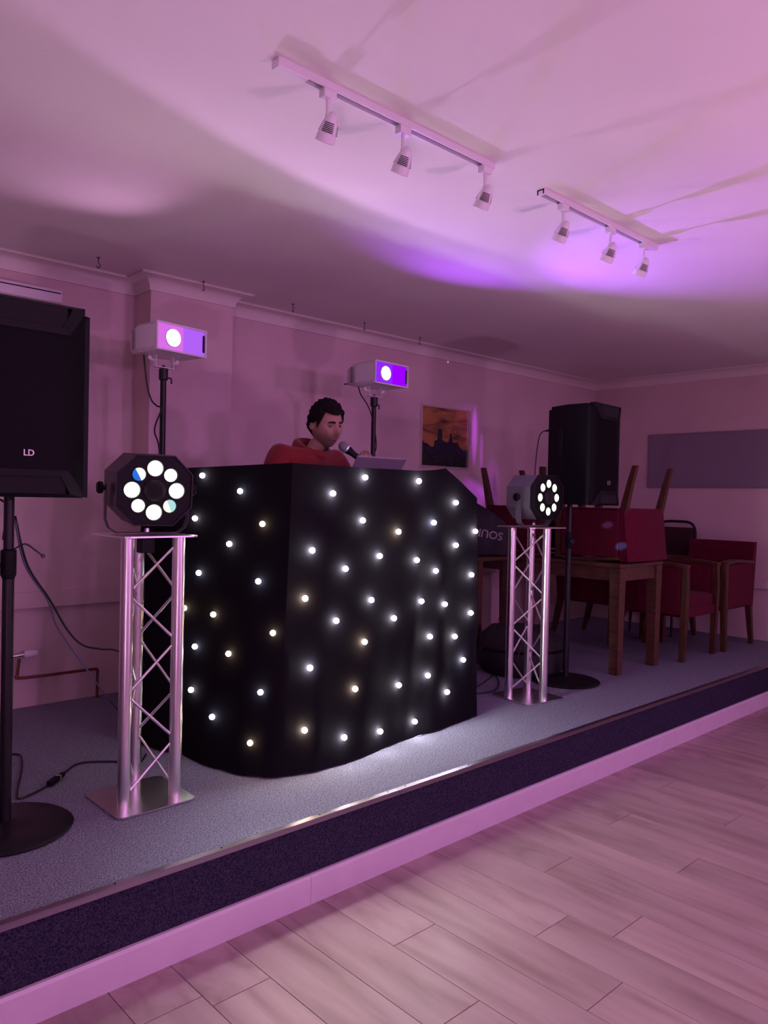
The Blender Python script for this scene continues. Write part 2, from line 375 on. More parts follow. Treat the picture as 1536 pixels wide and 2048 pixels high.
# ------------------------------------------------------------------ ceiling track lights
def track(name, label, xa, xb, y, heads, feed):
    t = thing(name, label, 'track light', ((xa+xb)/2, y, ZC), 0, 'track lights on the ceiling')
    L = xb-xa
    def rail(bm):
        box(bm, (0, -0.0145, -0.011), (L, 0.007, 0.022)); box(bm, (0, 0.0145, -0.011), (L, 0.007, 0.022)); box(bm, (0, 0, -0.004), (L, 0.022, 0.006))
    rl = mk('rail', M_WHITEP, t, rail)
    mk('slot', M_DARK, rl, lambda bm: box(bm, (0, 0, -0.0085), (L-0.02, 0.020, 0.002)))
    fx = -L/2 if feed < 0 else L/2
    mk('live_end', M_WHITEP, t, lambda bm: bbox(bm, (fx-feed*0.05, 0, -0.0135), (0.11, 0.037, 0.027), 0.002, seg=1))
    mk('end_cap', M_WHITEP, t, lambda bm: bbox(bm, (-fx+feed*0.006, 0, -0.012), (0.012, 0.038, 0.024), 0.002, seg=1))
    for hx in heads:
        dx = hx-(xa+xb)/2
        e = mk('spot_head', M_WHITEP, t, lambda bm: lathe(bm, [(0.0, 0.046), (0.006, 0.045), (0.013, 0.040), (0.020, 0.028), (0.0245, 0.010), (0.027, -0.012), (0.0275, -0.018), (0.030, -0.019), (0.031, -0.044), (0.0285, -0.044), (0.026, -0.020), (0.0, -0.015)], 24), True)
        e.location = (dx+0.014, 0.010, -0.124)
        aim = Vector((0.0, 0.46, -0.88)); e.rotation_euler = aim.to_track_quat('-Z', 'Y').to_euler()
        inv = e.rotation_euler.to_matrix().inverted()
        # dark cooling slots round the shade
        for k in range(6):
            z = 0.012-k*0.0052; r = 0.0246+0.0012*k
            for s0 in (-2.9, -0.9, 1.1):
                def slot(bm):
                    a0, a1 = s0, s0+1.25; n = 8
                    lo = [bm.verts.new((math.cos(a0+(a1-a0)*q/n)*r*1.012, math.sin(a0+(a1-a0)*q/n)*r*1.012, z-0.0013)) for q in range(n+1)]
                    hi = [bm.verts.new((math.cos(a0+(a1-a0)*q/n)*r*1.008, math.sin(a0+(a1-a0)*q/n)*r*1.008, z+0.0013)) for q in range(n+1)]
                    for q in range(n): bm.faces.new((lo[q], lo[q+1], hi[q+1], hi[q]))
                mk('vent_slot', M_DARK, e, slot)
        mk('lamp_face', M_GREYP, e, lambda bm: lathe(bm, [(0, -0.040), (0.028, -0.040), (0.028, -0.038)], 20))
        ad = mk('adapter', M_WHITEP, t, lambda bm: bbox(bm, (dx, 0, -0.032), (0.050, 0.030, 0.030), 0.003))
        mk('stem', M_WHITEP, t, lambda bm: tube(bm, [(dx, 0, -0.045), (dx, 0, -0.075), (dx, 0.0, -0.096)], 0.0062, 10), True)
        mk('swivel', M_WHITEP, t, lambda bm: tube(bm, [(dx-0.004, 0, -0.094), (dx+0.018, 0.004, -0.100)], 0.0068, 10), True)
    return t
track('track_light', 'longer white ceiling track with three spotlights, nearer the camera', 1.283, 2.262, 1.868, (1.475, 1.797, 2.225), -1)
track('track_light', 'shorter-looking white ceiling track with three spotlights, towards the right', 2.575, 3.515, 1.868, (2.735, 3.11, 3.41), 1)

# ------------------------------------------------------------------ loudspeakers and stands
def hexgrille_mat():
    m = bpy.data.materials.new('hex_perforated_grille'); m.use_nodes = True; nt = m.node_tree; b = nt.nodes['Principled BSDF']
    b.inputs['Roughness'].default_value = 0.5
    tc = nt.nodes.new('ShaderNodeTexCoord'); mp = nt.nodes.new('ShaderNodeMapping'); mp.inputs['Scale'].default_value = (100, 1, 100)
    vo = nt.nodes.new('ShaderNodeTexVoronoi'); vo.inputs['Scale'].default_value = 1.0; vo.inputs['Randomness'].default_value = 0.0
    sx = nt.nodes.new('ShaderNodeSeparateXYZ'); nt.links.new(tc.outputs['Object'], mp.inputs[0]); nt.links.new(mp.outputs[0], sx.inputs[0])
    # stagger every other row
    rz = nt.nodes.new('ShaderNodeMath'); rz.operation = 'ADD'; rz.inputs[1].default_value = 0.5
    fl = nt.nodes.new('ShaderNodeMath'); fl.operation = 'FLOOR'
    hf = nt.nodes.new('ShaderNodeMath'); hf.operation = 'MULTIPLY'; hf.inputs[1].default_value = 0.5
    ax = nt.nodes.new('ShaderNodeMath'); ax.operation = 'ADD'
    nt.links.new(sx.outputs[2], fl.inputs[0]); nt.links.new(fl.outputs[0], hf.inputs[0]); nt.links.new(hf.outputs[0], ax.inputs[0]); nt.links.new(sx.outputs[0], ax.inputs[1])
    fx = nt.nodes.new('ShaderNodeMath'); fx.operation = 'FRACT'; fz = nt.nodes.new('ShaderNodeMath'); fz.operation = 'FRACT'
    nt.links.new(ax.outputs[0], fx.inputs[0]); nt.links.new(sx.outputs[2], fz.inputs[0])
    cb = nt.nodes.new('ShaderNodeCombineXYZ'); nt.links.new(fx.outputs[0], cb.inputs[0]); nt.links.new(fz.outputs[0], cb.inputs[1])
    ds = nt.nodes.new('ShaderNodeVectorMath'); ds.operation = 'DISTANCE'; ds.inputs[1].default_value = (0.5, 0.5, 0)
    nt.links.new(cb.outputs[0], ds.inputs[0])
    gt = nt.nodes.new('ShaderNodeMath'); gt.operation = 'GREATER_THAN'; gt.inputs[1].default_value = 0.40; nt.links.new(ds.outputs['Value'], gt.inputs[0])
    mx = nt.nodes.new('ShaderNodeMix'); mx.data_type = 'RGBA'; mx.inputs[6].default_value = (0.0015, 0.0015, 0.002, 1); mx.inputs[7].default_value = (0.004, 0.004, 0.006, 1); b.inputs['Specular IOR Level'].default_value = 0.08
    nt.links.new(gt.outputs[0], mx.inputs[0]); nt.links.new(mx.outputs[2], b.inputs['Base Color'])
    nt.nodes.remove(vo); nt.nodes.remove(rz)
    return m
M_HEX = hexgrille_mat()
def speaker(name, label, loc, rz):
    """Front faces local -Y, pole socket at the origin underneath."""
    t = thing(name, label, 'speaker', loc, rz, 'loudspeakers on poles')
    W, D, Hh = 0.43, 0.36, 0.658; fy = -0.19
    poly = [(-W/2, fy+0.05), (-W/2+0.006, fy+0.03), (W/2-0.006, fy+0.03), (W/2, fy+0.05), (W/2, 0.0), (0.135, 0.18), (-0.135, 0.18), (-W/2, 0.0)]
    def cab(bm):
        prism(bm, poly, 0.004, Hh-0.03)
        prism(bm, [(x*0.93, y*0.93) for x, y in poly], Hh-0.031, Hh-0.008)
    c = mk('cabinet', M_BLACK, t, cab)
    def grille(bm):
        n = 14; cols = []
        for k in range(n+1):
            x = -W/2+W*k/n; y = fy+0.045*(abs(x)/(W/2))**4
            cols.append([bm.verts.new((x, y, z)) for z in (0.012, 0.10, Hh-0.12, Hh-0.022)])
        for a, b in zip(cols, cols[1:]):
            for q in range(3): bm.faces.new((a[q], b[q], b[q+1], a[q+1]))
    g = mk('grille', M_HEX, t, grille, True)
    # moulded handle surrounds: trapezoid frames top and bottom
    def frame(bm, zt, zb, s):
        out = [(-0.185, zt), (0.185, zt), (0.185, zt-s*0.02), (0.128, zb), (-0.128, zb), (-0.185, zt-s*0.02)]
        inn = [(-0.135, zt-s*0.012), (0.135, zt-s*0.012), (0.135, zt-s*0.014), (0.103, zb+s*0.022), (-0.103, zb+s*0.022), (-0.135, zt-s*0.014)]
        def yy(x): return fy+0.045*(abs(x)/(W/2))**4-0.012
        a = [bm.verts.new((x, yy(x), z)) for x, z in out]; b = [bm.verts.new((x, yy(x), z)) for x, z in inn]
        a2 = [bm.verts.new((x, fy+0.05, z)) for x, z in out]; b2 = [bm.verts.new((x, fy+0.05, z)) for x, z in inn]
        for k in range(6):
            j = (k+1) % 6
            bm.faces.new((a[k], a[j], b[j], b[k])); bm.faces.new((a[k], a2[k], a2[j], a[j])); bm.faces.new((b[k], b[j], b2[j], b2[k]))
    mk('handle_surround', M_BLACK, t, lambda bm: frame(bm, Hh-0.002, Hh-0.105, 1))
    mk('handle_surround', M_BLACK, t, lambda bm: frame(bm, 0.002, 0.095, -1))
    mk('handle_recess', M_DARK, t, lambda bm: box(bm, (0, fy+0.006, Hh-0.05), (0.24, 0.02, 0.07)))
    mk('handle_recess', M_DARK, t, lambda bm: box(bm, (0, fy+0.006, 0.045), (0.24, 0.02, 0.06)))
    for s in (-1, 1):
        mk('side_handle', M_DARK, t, lambda bm: bbox(bm, (s*(W/2-0.032), 0.055, 0.40), (0.03, 0.045, 0.19), 0.008, rz=s*0.36))
    return t, fy
sp, fy = speaker('loudspeaker', 'black loudspeaker with hexagon grille and white LD logo, on the left pole', (0.872, 2.845, SZ+1.168), 0)
M_LOGO = mat('white_print', (0.85, 0.85, 0.85), 0.5)
text('logo', 'LD', 0.029, M_LOGO, sp, Matrix.Translation((-0.0, fy-0.002, 0.148)) @ Matrix.Rotation(PI/2, 4, 'X'))
sp2, fy = speaker('loudspeaker', 'black loudspeaker turned side-on, on the pole by the wooden table', (4.445, 2.835, SZ+1.175), math.radians(5))
text('logo', 'LD', 0.036, mat('shaded_logo_print', (0.22, 0.22, 0.22), 0.6), sp2, Matrix.Translation((0, fy-0.002, 0.148)) @ Matrix.Rotation(PI/2, 4, 'X'))  # same white logo, its print darkened to stand for the dim light here
def stand(name, label, loc, rb, h, rz=0):
    t = thing(name, label, 'speaker stand', loc, rz, 'round-base speaker stands')
    mk('base', M_BLACKM, t, lambda bm: lathe(bm, [(0, 0.0), (rb-0.004, 0.0), (rb, 0.006), (rb-0.012, 0.014), (rb*0.5, 0.019), (0.05, 0.024), (0.03, 0.034), (0, 0.034)], 48), True)
    mk('lower_tube', M_BLACKM, t, lambda bm: tube(bm, [(0, 0, 0.02), (0, 0, h*0.80)], 0.0195, 16), True)
    mk('upper_tube', M_BLACKM, t, lambda bm: tube(bm, [(0, 0, h*0.74), (0, 0, h+0.06)], 0.0172, 16), True)
    c = mk('collar', M_BLACK, t, lambda bm: lathe(bm, [(0.0172, 0.055), (0.026, 0.05), (0.026, -0.035), (0.0215, -0.045), (0.0195, -0.05)], 18, Matrix.Translation((0, 0, h*0.80))), True)
    mk('knob', M_BLACK, c, lambda bm: (tube(bm, [(-0.02, 0, h*0.80), (-0.045, 0, h*0.80)], 0.007, 8), lathe(bm, [(0, 0), (0.021, 0), (0.023, 0.012), (0.018, 0.022), (0, 0.022)], 10, Matrix.Translation((-0.045, 0, h*0.80)) @ Matrix.Rotation(-PI/2, 4, 'Y'))), True)
    return t
stand('speaker_stand', 'black round-base pole stand under the left loudspeaker', (0.872, 2.845, SZ), 0.225, 1.165)
stand('speaker_stand', 'black round-base pole stand beside the wooden table', (4.388, 2.885, SZ), 0.225, 1.172, 0.9)

# ------------------------------------------------------------------ truss stands
def truss(name, label, legs, plate_c, plate_rz, h):
    cx, cy = plate_c
    t = thing(name, label, 'truss stand', (cx, cy, SZ), 0, 'aluminium truss stands')
    def plate(bm, z, s, th):
        poly = []; r = 0.028
        for sx, sy, a0 in ((1, 1, 0), (-1, 1, PI/2), (-1, -1, PI), (1, -1, 1.5*PI)):
            for q in range(5):
                a = a0+q/4*PI/2; poly.append((sx*(s/2-r)+r*math.cos(a), sy*(s/2-r)+r*math.sin(a)))
        prism(bm, poly, z, z+th, Matrix.Rotation(plate_rz, 4, 'Z'))
    mk('base_plate', M_ALU, t, lambda bm: plate(bm, 0.0005, 0.32, 0.006))
    mk('top_plate', M_ALU, t, lambda bm: plate(bm, h-0.006, 0.31, 0.006))
    L = [Vector((x-cx, y-cy)) for x, y in legs]
    for p in L:
        lg = mk('leg', M_ALU, t, lambda bm: tube(bm, [(p.x, p.y, 0.006), (p.x, p.y, h-0.007)], 0.0245, 20), True)
        for z in (0.09, h-0.075):
            mk('bolt_hole', M_DARK, lg, lambda bm: lathe(bm, [(0, 0.0252), (0.007, 0.0250), (0.007, 0.022)], 10, Matrix.Translation((p.x, p.y, z)) @ Matrix.Rotation(2.3, 4, 'Z') @ Matrix.Rotation(PI/2, 4, 'Y')))
    n = 5; z0, z1 = 0.045, h-0.03; seg = (z1-z0)/n
    for f in range(3):
        a, b = L[f], L[(f+1) % 3]; d = (b-a).normalized()
        for k in range(n):
            s, e = (a, b) if k % 2 == 0 else (b, a)
            dd = (e-s).normalized()*0.022
            mk('brace', M_ALU, t, lambda bm: tube(bm, [(s.x+dd.x, s.y+dd.y, z0+k*seg+0.018), (e.x-dd.x, e.y-dd.y, z0+(k+1)*seg-0.018)], 0.0056, 8), True)
    return t
H_T = 1.032
truss('truss_stand', 'aluminium triangular truss stand on the left, in front of the star cloth', [(1.265, 2.758), (1.462, 2.732), (1.378, 2.908)], (1.362, 2.82), 0.0, H_T)
truss('truss_stand', 'aluminium triangular truss stand on the right, beside the round speaker base', [(3.745, 2.862), (3.865, 2.695), (3.950, 2.872)], (3.850, 2.80), math.radians(-8), H_T+0.008)

# ------------------------------------------------------------------ multi-lens effect lights
def lens_mat(name, a, b, s, ang):
    m = bpy.data.materials.new(name); m.use_nodes = True; nt = m.node_tree
    for n in list(nt.nodes): nt.nodes.remove(n)
    tc = nt.nodes.new('ShaderNodeTexCoord'); mp = nt.nodes.new('ShaderNodeMapping'); mp.inputs['Rotation'].default_value = (0, ang, 0)
    sp_ = nt.nodes.new('ShaderNodeSeparateXYZ'); gt = nt.nodes.new('ShaderNodeMath'); gt.operation = 'GREATER_THAN'; gt.inputs[1].default_value = -0.003
    mx = nt.nodes.new('ShaderNodeMix'); mx.data_type = 'RGBA'; mx.inputs[6].default_value = (*a, 1); mx.inputs[7].default_value = (*b, 1)
    e = nt.nodes.new('ShaderNodeEmission'); e.inputs[1].default_value = s; o = nt.nodes.new('ShaderNodeOutputMaterial')
    nt.links.new(tc.outputs['Object'], mp.inputs[0]); nt.links.new(mp.outputs[0], sp_.inputs[0]); nt.links.new(sp_.outputs[0], gt.inputs[0])
    nt.links.new(gt.outputs[0], mx.inputs[0]); nt.links.new(mx.outputs[2], e.inputs[0]); nt.links.new(e.outputs[0], o.inputs[0])
    return m
LW = glow('lens_white', (1.0, 0.98, 0.86), 6.0); LG = glow('lens_warm', (0.90, 1.0, 0.72), 2.2)
LB = lens_mat('lens_blue_split', (0.03, 0.16, 0.75), (1.3, 1.3, 1.2), 1.0, 0.5)
LC = lens_mat('lens_green_split', (1.2, 1.25, 0.9), (0.45, 0.75, 0.75), 1.0, 0.4)
M_GREYB = mat('grey_metal_case', (0.14, 0.14, 0.155), 0.45, bump=0.05, scale=150)
def effect_light(name, label, loc, rz, tilt, bodym, split):
    """Origin at the middle of the yoke foot; body pivots on the yoke, front faces local -Y."""
    t = thing(name, label, 'stage light', loc, rz, 'multi-lens effect lights on the truss stands')
    pz = 0.178; W, Hh, D, ch = 0.285, 0.265, 0.20, 0.07
    rot = Matrix.Translation((0, 0, pz)) @ Matrix.Rotation(tilt, 4, 'X')
    oc = [(-W/2+ch, -Hh/2), (W/2-ch, -Hh/2), (W/2, -Hh/2+ch), (W/2, Hh/2-ch), (W/2-ch, Hh/2), (-W/2+ch, Hh/2), (-W/2, Hh/2-ch), (-W/2, -Hh/2+ch)]
    R2 = rot @ Matrix.Rotation(PI/2, 4, 'X')          # prism z -> -Y
    body = mk('housing', bodym, t, lambda bm: prism(bm, oc, -0.10, 0.092, R2))
    fr = mk('front_panel', M_BLACK, t, lambda bm: prism(bm, [(x*0.985, y*0.985) for x, y in oc], 0.0915, 0.101, R2))
    def hood(bm):
        oc2 = [(x*1.012, y*1.012) for x, y in oc]; n = 8
        a = [bm.verts.new(R2 @ Vector((x, y, 0.075))) for x, y in oc2]; b = [bm.verts.new(R2 @ Vector((x, y, 0.108))) for x, y in oc2]; c = [bm.verts.new(R2 @ Vector((x*0.965, y*0.965, 0.108))) for x, y in oc2]; d = [bm.verts.new(R2 @ Vector((x*0.965, y*0.965, 0.101))) for x, y in oc2]
        for k in range(n):
            j = (k+1) % n
            for p, q in ((a, b), (b, c), (c, d)): bm.faces.new((p[k], p[j], q[j], q[k]))
    mk('front_rim', M_BLACKM, t, hood)
    for k in range(8):
        a = k*PI/4+PI/2; lx, lz = 0.083*math.cos(a), 0.083*math.sin(a)
        r = (0.0285 if k % 2 == 0 else 0.0245) if split else 0.0235
        m = LW if k % 2 == 0 else LG
        if k == 1 and split: m = LB
        if k == 5 and split: m = LC
        if not split: m = LG
        ln = mk('lens', m, t, lambda bm: lathe(bm, [(0, 0.006), (r*0.6, 0.005), (r*0.95, 0.002), (r, 0.0)], 20, Matrix.Rotation(PI/2, 4, 'X')), True)
        ln.matrix_local = rot @ Matrix.Translation((lx, -0.1015, lz))
        bz = mk('bezel', M_BLACKM, ln, lambda bm: lathe(bm, [(r*0.99, 0.000), (r*1.10, 0.004), (r*1.16, 0.0)], 20, Matrix.Rotation(PI/2, 4, 'X')), True)
    mk('centre_dome', M_DARK, t, lambda bm: lathe(bm, [(0, 0.125), (0.02, 0.123), (0.036, 0.116), (0.044, 0.102)], 24, R2), True)
    # yoke
    def yoke(bm):
        w = W/2+0.016; pts = [(-w, pz+0.015), (-w, 0.060), (-w+0.012, 0.026), (-w+0.040, 0.006), (w-0.040, 0.006), (w-0.012, 0.026), (w, 0.060), (w, pz+0.015)]
        th = 0.0035; hw = 0.019
        for (x0, z0), (x1, z1) in zip(pts, pts[1:]):
            d = Vector((x1-x0, 0, z1-z0)); n = Vector((-d.z, 0, d.x)).normalized()*th
            vv = [bm.verts.new(Vector(p)+o) for p in ((x0, -hw, z0), (x1, -hw, z1), (x1, hw, z1), (x0, hw, z0)) for o in (n*0, n)]
            A = vv[0::2]; B = vv[1::2]
            bm.faces.new(A); bm.faces.new(B[::-1])
            for k in range(4): bm.faces.new((A[k], B[k], B[(k+1) % 4], A[(k+1) % 4]))
    mk('yoke', bodym if not split else M_BLACKM, t, yoke)
    for s in (-1, 1):
        mk('knob', M_BLACK, t, lambda bm: lathe(bm, [(0, 0), (0.009, 0), (0.009, 0.008), (0.022, 0.009), (0.024, 0.022), (0.018, 0.030), (0, 0.030)], 12, Matrix.Translation((s*(W/2+0.016), 0, pz)) @ Matrix.Rotation(s*PI/2, 4, 'Y')), True)
    mk('mount_bolt', M_ALU, t, lambda bm: lathe(bm, [(0, 0.026), (0.008, 0.024), (0.010, 0.010)], 6))
    return t
# left one looks almost straight at the camera
a = math.atan2(-2.82, -1.362)
effect_light('effect_light', 'black octagonal stage light with ring of glowing white lenses on the left truss', (1.362, 2.80, SZ+H_T), a+PI/2+math.radians(14), math.radians(4), M_BLACKM, True)
a = math.atan2(-2.76, -3.86)
effect_light('effect_light', 'grey stage light with ring of glowing lenses turned right on the right truss', (3.86, 2.79, SZ+H_T+0.008), a+PI/2+math.radians(54), 0.0, M_GREYB, False)
# clamp hanging under the left top plate
tag(mk('power_box', M_BLACK, None, lambda bm: bbox(bm, (1.372, 2.83, SZ+H_T-0.040), (0.055, 0.05, 0.066), 0.004)), 'small black clamp box under the top plate of the left truss', 'clamp')

# ------------------------------------------------------------------ lamp heads on poles
def pole_lamp(name, label, loc, rz, glow_panel, glow_lens):
    t = thing(name, label, 'stage light', loc, rz, 'white lamp heads on poles')
    # loc = top of pole; body front faces local -Y
    W, Hh = 0.315, 0.145; zc = 0.135
    def body(bm):
        sec = [(-0.14, 1.0, 1.0), (0.02, 1.0, 1.0), (0.095, 0.80, 0.92), (0.150, 0.66, 0.80)]
        rings = []
        for y, sx, sz in sec:
            w, h, c = W/2*sx, Hh/2*sz, 0.016
            pts = [(-w+c, -h), (w-c, -h), (w, -h+c), (w, h-c), (w-c, h), (-w+c, h), (-w, h-c), (-w, -h+c)]
            rings.append([bm.verts.new((x, y, zc+z)) for x, z in pts])
        for A, B in zip(rings, rings[1:]):
            for k in range(8): bm.faces.new((A[k], A[(k+1) % 8], B[(k+1) % 8], B[k]))
        bm.faces.new(rings[-1]); bm.faces.new(rings[0][::-1])
    mk('housing', M_WHITEP, t, body)
    mk('rear_vent', M_GREYP, t, lambda bm: bbox(bm, (0, 0.153, zc), (0.19, 0.012, 0.10), 0.004))
    mk('side_vent', M_GREYP, t, lambda bm: bbox(bm, (-0.137, 0.072, zc), (0.012, 0.04, 0.10), 0.003, rz=-0.40))
    def fr(bm):
        for sx in (-1, 1): box(bm, (sx*(W/2-0.004), -0.148, zc), (0.008, 0.02, Hh))
        for sz in (-1, 1): box(bm, (0, -0.148, zc+sz*(Hh/2-0.004)), (W-0.016, 0.02, 0.008))
    mk('front_frame', M_WHITEP, t, fr)
    pn = mk('front_glass', glow_panel[0], t, lambda bm: box(bm, (-0.07, -0.1435, zc), (W/2+0.01, 0.006, Hh-0.017)))
    mk('front_glass', glow_panel[1], t, lambda bm: box(bm, (0.083, -0.1435, zc), (W/2-0.025, 0.006, Hh-0.017)))
    mk('lens', glow_lens, t, lambda bm: lathe(bm, [(0, 0.012), (0.025, 0.010), (0.038, 0.004), (0.042, 0.0)], 28, Matrix.Translation((-0.052, -0.147, zc)) @ Matrix.Rotation(PI/2, 4, 'X')), True)
    mk('lens_ring', M_WHITEP, t, lambda bm: lathe(bm, [(0.042, 0.0), (0.045, 0.006), (0.049, 0.0)], 28, Matrix.Translation((-0.052, -0.147, zc)) @ Matrix.Rotation(PI/2, 4, 'X')), True)
    mk('badge', M_DARK, t, lambda bm: box(bm, (W/2-0.014, -0.1482, zc), (0.012, 0.002, 0.09)))
    # mounting bracket
    def br(bm):
        for s in (-1, 1): box(bm, (s*0.055, 0, 0.036), (0.004, 0.026, 0.070))
        box(bm, (0, 0, 0.003), (0.118, 0.030, 0.004))
    k = mk('bracket', M_WHITEP, t, br)
    for s in (-1, 1):
        mk('wing_nut', M_WHITEP, k, lambda bm: (tube(bm, [(s*0.050, 0, 0.036), (s*0.078, 0, 0.036)], 0.006, 8), box(bm, (s*0.086, 0.0, 0.044), (0.022, 0.006, 0.020), rot=Matrix.Rotation(-s*0.6, 3, 'Y'))))
    mk('bolt_head', M_BLACKM, k, lambda bm: lathe(bm, [(0, 0.016), (0.009, 0.015), (0.009, 0.004)], 8))
    return t
GV1 = glow('violet_glow_panel', (0.30, 0.02, 1.0), 0.95); GV2 = glow('violet_glow_deep', (0.34, 0.0, 1.0), 1.0)
GP1 = mat('pink_lit_glass', (0.5, 0.4, 0.55), 0.3, emit=(0.78, 0.10, 0.95), estr=0.55); GP2 = mat('violet_lit_glass', (0.45, 0.35, 0.6), 0.3, emit=(0.34, 0.06, 1.0), estr=0.62)
LP = glow('pink_lens', (1.0, 0.72, 1.0), 7.0); LV = glow('violet_lens', (1.0, 0.85, 1.0), 5.0)
PZ = 2.168
lamps = [pole_lamp('pole_lamp', 'white lamp head with pink glowing lens on the left pole', (1.927, 3.80, PZ), math.radians(9), (GP1, GP2), LP),
         pole_lamp('pole_lamp', 'white lamp head with violet glowing front on the pole behind the laptop', (3.398, 3.753, PZ), math.radians(4), (GV1, GV2), LV)]
def light_stand(name, label, x, y, rz):
    t = thing(name, label, 'light stand', (x, y, SZ), rz, 'thin black light stands'); h = PZ-SZ
    mk('lower_pole', M_BLACKM, t, lambda bm: tube(bm, [(0, 0, 0.05), (0, 0, 0.95)], 0.019, 14), True)
    mk('upper_pole', M_BLACKM, t, lambda bm: tube(bm, [(0, 0, 0.9), (0, 0, h-0.06)], 0.0158, 14), True)
    s = mk('top_socket', M_BLACKM, t, lambda bm: lathe(bm, [(0.0158, h-0.065), (0.024, h-0.060), (0.024, h-0.004), (0, h-0.002)], 16), True)
    mk('locking_screw', M_BLACKM, s, lambda bm: tube(bm, smooth_path([(0.02, 0, h-0.05), (0.040, 0, h-0.048), (0.046, 0, h-0.056), (0.046, 0, h-0.078)], 4), 0.0042, 8), True)
    for z in (0.93, 0.72):
        c = mk('collar', M_BLACK, t, lambda bm: lathe(bm, [(0.019, 0.03), (0.028, 0.026), (0.028, -0.026), (0.019, -0.03)], 14, Matrix.Translation((0, 0, z))), True)
        mk('knob', M_BLACK, c, lambda bm: lathe(bm, [(0, 0.05), (0.02, 0.05), (0.02, 0.034), (0.008, 0.03), (0.008, 0.02)], 10, Matrix.Translation((0, 0, z)) @ Matrix.Rotation(-PI/2, 4, 'Y')), True)
    mk('base', M_BLACKM, t, lambda bm: lathe(bm, [(0, 0), (0.165, 0), (0.17, 0.006), (0.15, 0.016), (0.04, 0.022), (0.03, 0.06), (0.019, 0.065)], 36), True)
    return t
light_stand('light_stand', 'thin black light stand carrying the pink lamp head', 1.927, 3.80, 0.0)
light_stand('light_stand', 'thin black light stand behind the laptop carrying the violet lamp head', 3.398, 3.753, 0.0)

# ------------------------------------------------------------------ DJ booth with star cloth
booth = thing('dj_booth', 'DJ booth draped in black cloth studded with white star lights', 'booth', (2.5, 3.0, SZ))
def interp(poly, n):
    poly = [Vector(p) for p in poly]; L = [0]
    for a, b in zip(poly, poly[1:]): L.append(L[-1]+(b-a).length)
    out = []
    for k in range(n+1):
        s = L[-1]*k/n; i = 0
        while i < len(L)-2 and L[i+1] < s: i += 1
        f_ = (s-L[i])/max(1e-9, L[i+1]-L[i]); out.append(poly[i].lerp(poly[i+1], f_))
    return out
top = [(1.70, 3.52, 1.610), (1.745, 3.30, 1.622), (1.85, 3.0, 1.633), (1.965, 2.685, 1.646), (2.35, 2.682, 1.642), (2.74, 2.680, 1.644), (2.85, 2.680, 1.652), (2.935, 2.680, 1.664), (3.05, 2.682, 1.603), (3.2, 2.688, 1.515), (3.30, 2.95, 1.50), (3.34, 3.35, 1.50)]
bot = [(1.60, 3.52), (1.667, 3.27), (1.715, 3.147), (1.735, 2.91), (1.775, 2.76), (1.85, 2.660), (2.05, 2.588), (2.33, 2.618), (2.642, 2.674), (2.916, 2.668), (3.278, 2.710), (3.33, 2.95), (3.37, 3.35)]
seg = [3, 6, 8, 9, 9, 5, 4, 5, 6, 7, 8]
tops = []
for (a, b), n in zip(zip(top, top[1:]), seg):
    for k in range(n): tops.append(Vector(a).lerp(Vector(b), k/n))
tops.append(Vector(top[-1]))
# bottom follows the same fractions: key points matched by index
keyb = [0, 1, 3, 5.2, 6.6, 8.0, 8.4, 8.8, 9.4, 10.0, 11, 12]
def botat(k):
    i = min(int(k), len(bot)-2); f_ = k-i
    a, b = bot[i], bot[i+1]; return Vector((a[0]+(b[0]-a[0])*f_, a[1]+(b[1]-a[1])*f_))
bots = []
for i, n in enumerate(seg):
    for k in range(n): bots.append(botat(keyb[i]+(keyb[i+1]-keyb[i])*k/n))
bots.append(botat(keyb[-1]))
NV = 34
def cloth_bm():
    bm = bmesh.new(); grid = []
    off = Vector((2.5, 3.0, SZ))
    for i, (a, b) in enumerate(zip(tops, bots)):
        col = []
        i0, i1 = max(i-1, 0), min(i+1, len(tops)-1)
        d = (tops[i1]-tops[i0]); nrm = Vector((d.y, -d.x, 0)).normalized()
        for k in range(NV+1):
            t = k/NV; s = t**1.25
            x = a.x+(b.x-a.x)*s; y = a.y+(b.y-a.y)*s; z = a.z+(SZ+0.004-a.z)*t
            w = noise.noise(Vector((i*0.16, t*1.2, 3.1)))*0.020*min(1, t*3)+noise.noise(Vector((i*0.45, t*0.8, 9.1)))*0.010*t
            w += noise.noise(Vector((x*3.1, z*5.0, 1.7)))*0.008*min(1, t*6)
            if t > 0.97: z += max(0.0, noise.noise(Vector((i*0.3, 0, 5.0))))*0.010
            col.append(bm.verts.new(Vector((x, y, z))+nrm*w-off))
        grid.append(col)
    # rim folded back on to the table top
    for i in range(len(grid)-1):
        for k in range(NV): bm.faces.new((grid[i][k], grid[i+1][k], grid[i+1][k+1], grid[i][k+1]))
    prev = [c[0] for c in grid]
    cen = Vector((2.5, 3.25, 0))
    for step, (fr, dz) in enumerate(((0.035, -0.006), (0.10, -0.05), (0.12, -0.14))):
        cur = []
        for a in tops:
            q = a.copy(); dd = Vector((cen.x-a.x, cen.y-a.y, 0)); q += dd*fr; q.z = a.z+dz if step < 2 else 1.51
            cur.append(bm.verts.new(q-off))
        for i in range(len(cur)-1): bm.faces.new((prev[i], prev[i+1], cur[i+1], cur[i]))
        prev = cur
    return bm
cbm = cloth_bm()
bmesh.ops.recalc_face_normals(cbm, faces=cbm.faces[:]); cbm.normal_update()
bvh = BVHTree.FromBMesh(cbm)
cloth = obj('star_cloth', cbm, M_CLOTH, booth, True)
mk('table_top', M_BLACK, booth, lambda bm: bbox(bm, (0.075, 0.13, 1.175), (1.14, 0.62, 0.03), 0.005))
